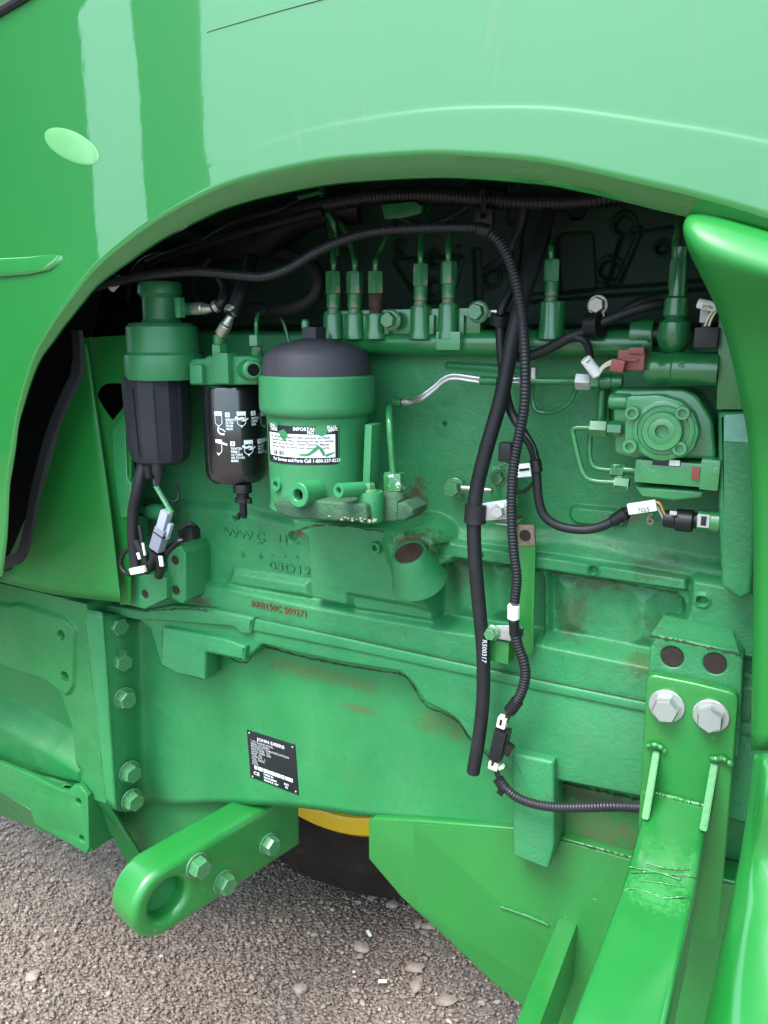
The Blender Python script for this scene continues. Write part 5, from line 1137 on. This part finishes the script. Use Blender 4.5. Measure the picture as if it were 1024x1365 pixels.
# --- grey plug with white-sleeved wires at the far right
GP = pbox('grey_connector', 926, 436, 956, 464, -.10, .03, 'greyplastic', None, .003); tag(GP, 'dark grey plug under a white sleeve beside the right body panel', 'connector')
pbox('connector_neck', 936, 424, 948, 438, -.098, .02, 'greyplastic', GP, .002); seg_cyl('wire_sleeve', (930, 404, -.115), (956, 410, -.115), 6.5, 6.5, 'white', GP); wall_text('lettering', '8570', 943, 409.5, -.124, 5, 'printdark', GP, -.15)
for d in (0, 5): smooth_tube('wire', [(940 + d, 434, -.11), (944 + d, 424, -.115), (951 + d, 413, -.112)], 1.5, 'cream', GP)
pbox('connector_post', 934, 408, 944, 430, -.10, .01, 'printdim', GP, .002)
# --- bundle below the water separator
LB = smooth_tube('sensor_cable', [(196, 600, -.115), (190, 622, -.13), (184, 650, -.14), (178, 680, -.14), (177, 710, -.14), (179, 735, -.14), (181, 758, -.14)], 7.5, 'rubber', seg=16); tag(LB, 'black cable bundle hanging below the water separator with a cream tag', 'cable')
smooth_tube('loop', [(176, 728, -.14), (165, 738, -.145), (161, 752, -.145), (166, 762, -.145), (174, 766, -.145)], 3, 'blackplastic', LB); smooth_tube('branch', [(181, 720, -.14), (190, 738, -.138), (196, 750, -.135), (200, 760, -.13)], 6, 'rubber', LB); smooth_tube('branch', [(186, 700, -.14), (190, 725, -.142), (194, 746, -.14)], 3, 'rubber', LB)
rbox('cable_tag', 184, 760, -.15, 27, 9, .008, -.28, 'cream', LB, .002, label='cream paper tag'); rbox('white_strip', 192, 732, -.145, 3, 17, .003, -.15, 'cream', LB, .0005); rbox('white_strip', 185, 741, -.148, 4, 9, .003, -.3, 'white', LB, .0005)
GC2 = rbox('grey_plug', 219, 694, -.14, 13, 30, .014, .42, 'lightgrey', None, .002); tag(GC2, 'light grey sensor plug hanging on a twisted lead, lower left', 'connector')
rbox('plug_housing', 213, 718, -.14, 17, 34, .017, .42, 'lightgrey2', GC2, .002); rbox('plug_latch', 225, 708, -.138, 6, 24, .008, .42, 'lightgrey', GC2, .001); rbox('plug_band', 216, 712, -.1405, 18, 1.5, .018, .42, 'blackplastic', GC2, .0002)
cc = []
for k in range(120):
    t = k / 119; x = 208 + 20 * t; y = 648 + 34 * t; c = P(x, y, -.135); a = k * .75; cc.append(c + Vector((math.cos(a) * .0035, math.sin(a) * .0035, 0)))
obj('twisted_lead', tube_bm(cc, .0014, 6), 'wiregreen', GC2); smooth_tube('lead', [(206, 640, -.13), (207, 646, -.133), (210, 652, -.135)], 3, 'rubber', GC2)
smooth_tube('lead', [(214, 655, -.12), (228, 668, -.11), (238, 664, -.10), (236, 645, -.09)], 1.6, 'blackplastic', GC2); smooth_tube('lead', [(206, 735, -.14), (203, 748, -.14), (196, 762, -.13)], 5, 'rubber', GC2); smooth_tube('lead', [(208, 738, -.14), (214, 752, -.13), (212, 768, -.12)], 6, 'rubber', GC2); rbox('white_strip', 215, 748, -.145, 6, 14, .003, -.1, 'white', GC2, .0005)
BC = rbox('black_plug', 252, 712, -.095, 26, 18, .02, -.3, 'blackplastic', None, .004); tag(BC, 'black plug lying on top of the green mounting block', 'connector')
smooth_tube('lead', [(242, 718, -.1), (232, 726, -.11), (222, 736, -.12), (216, 750, -.12)], 5, 'rubber', BC); smooth_tube('lead', [(244, 704, -.095), (254, 699, -.09), (264, 706, -.08), (263, 718, -.08)], 3, 'rubber', BC); rbox('plug_strip', 240, 720, -.108, 8, 2, .002, -.3, 'printdim', BC, .0003)
# stud beside the bundle
hlathe('drain_cock', 186, 222, 682, [(0, 0), (5, 0), (6, .1), (6, .35), (9, .4), (11, .55), (12, .8), (12, 1)], -.06, 'cast', TR)
# yellowed tag under the hood at the left
YT = seg_cyl('paper_tag', (148, 386, -.12), (162, 370, -.115), 5, 5, 'cream', None); tag(YT, 'small yellowed paper sleeve in the shade left of the filters', 'tag')
smooth_tube('wire', [(155, 378, -.118), (154, 360, -.11), (153, 345, -.10)], 1.5, 'blackplastic', YT)
# chafed bracket high in the shade
plate('lifting_eye', [(508, 272), (552, 268), (562, 274), (560, 284), (540, 290), (512, 292)], -.02, .01, 'worn', TR, .002); plate('shade_plate', [(395, 262), (425, 254), (430, 258), (398, 266)], 0, .006, 'cast', TR, .001)
# ================================================================== GRAVEL
def gravel():
    ico = bmesh.new(); bmesh.ops.create_icosphere(ico, subdivisions=1, radius=1.0); ico.verts.ensure_lookup_table()
    base = np.array([v.co for v in ico.verts]); faces = np.array([[v.index for v in f.verts] for f in ico.faces]); ico.free()
    octa = np.array([(1, 0, 0), (-1, 0, 0), (0, 1, 0), (0, -1, 0), (0, 0, 1), (0, 0, -1), (.62, .62, .55), (-.62, .62, .55), (-.62, -.62, .55), (.62, -.62, .55)], float)
    of = np.array([(4, 6, 7), (4, 7, 8), (4, 8, 9), (4, 9, 6), (0, 2, 6), (2, 1, 7), (1, 3, 8), (3, 0, 9), (2, 7, 6), (1, 8, 7), (3, 9, 8), (0, 6, 9)])
    n = 82000
    x = rng.uniform(-2.5, .1, n); y = rng.uniform(-.55, 1.5, n)
    r = np.clip(rng.lognormal(math.log(.0027), .42, n), .0014, .009); big = rng.random(n)
    sc = np.stack([r * rng.uniform(.8, 1.5, n), r * rng.uniform(.7, 1.2, n), r * rng.uniform(.45, .9, n)], 1)
    an = rng.uniform(0, 6.28, n); c, s = np.cos(an), np.sin(an)
    v = octa[None] * rng.uniform(.75, 1.2, (n, 10, 1)) * sc[:, None]
    vx = v[..., 0] * c[:, None] - v[..., 1] * s[:, None] + x[:, None]; vy = v[..., 0] * s[:, None] + v[..., 1] * c[:, None] + y[:, None]; vz = v[..., 2] + (r * .12)[:, None] + rng.uniform(-.001, .003, n)[:, None]
    co = np.stack([vx, vy, vz], -1).reshape(-1, 3); f = (of[None] + (np.arange(n) * 10)[:, None, None]).reshape(-1, 3)
    me = bpy.data.meshes.new('gravel_stones'); me.vertices.add(len(co)); me.vertices.foreach_set('co', co.astype(np.float32).ravel())
    me.loops.add(len(f) * 3); me.loops.foreach_set('vertex_index', f.astype(np.int32).ravel()); me.polygons.add(len(f)); me.polygons.foreach_set('loop_start', np.arange(0, len(f) * 3, 3, dtype=np.int32)); me.polygons.foreach_set('loop_total', np.full(len(f), 3, np.int32)); me.update(calc_edges=True)
    at = me.attributes.new('tone', 'FLOAT', 'POINT'); damp = .5 + .5 * np.sin(x * 3.1 + 1.3 * np.sin(y * 2.3)) * np.sin(y * 3.7 + x * 1.1 + .8)      # packed, darker earth in patches
    ground_shade = np.exp(-(((x + 1.25) / .55) ** 2 + ((y - .25) / .5) ** 2))  # shade under the tractor's left, painted into the stone tone
    at.data.foreach_set('value', np.repeat(np.clip(rng.normal(.50, .17, n) - .16 * damp - .34 * ground_shade, 0, 1), 10).astype(np.float32))
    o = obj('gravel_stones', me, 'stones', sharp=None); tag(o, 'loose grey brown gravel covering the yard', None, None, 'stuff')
gravel()
# larger pebbles one can pick out
PEB = [(482, 1262, 9, 'pale round pebble on the gravel near the tyre'), (553, 1290, 11, 'pale oval pebble below the tip of the guard'), (556, 1312, 10, 'grey pebble just below the pale oval pebble'), (596, 1334, 11, 'flat grey pebble near the bottom edge of the gravel'),
       (400, 1317, 8, 'dull round pebble in the middle of the gravel'), (571, 1234, 7, 'small pebble touching the slanted edge of the guard'), (498, 1194, 8, 'pebble in the shade beside the tyre'), (45, 1300, 7, 'pale pebble at the far left of the gravel'), (690, 1332, 7, 'small pebble at the lowest corner of the guard'), (557, 1232, 6, 'tiny pebble left of the one touching the guard'), (523, 1205, 7, 'pebble below the left corner of the guard')]
for x, y, r, lab in PEB:
    bm = bmesh.new(); bmesh.ops.create_icosphere(bm, subdivisions=2, radius=1.0); c = PZ(x, y, .006); rr = r * (c - CAM).length / FPX
    for v in bm.verts: v.co *= random.uniform(.74, 1.2)
    bmesh.ops.scale(bm, vec=(rr * 1.1, rr * random.uniform(.6, .9), rr * .42), verts=bm.verts); bmesh.ops.rotate(bm, matrix=Matrix.Rotation(random.uniform(0, 3), 3, 'Z'), verts=bm.verts)
    o = obj('pebble', bm, 'pebble', sharp=30, matrix=Matrix.Translation(c)); tag(o, lab, 'pebble', 'larger pebbles on the gravel')
for x, y, a, lab in ((510, 1308, .5, 'small white paper scrap lying on the gravel, nearer the bottom'), (492, 1244, -.6, 'small white paper scrap lying on the gravel, nearer the tyre')):
    c = PZ(x, y, .012); o = obj('paper_scrap', box_bm(.020, .007, .004, .0015, 2), 'white', matrix=Matrix.Translation(c) @ Matrix.Rotation(a, 4, 'Z')); tag(o, lab, 'litter', 'white scraps on the gravel')
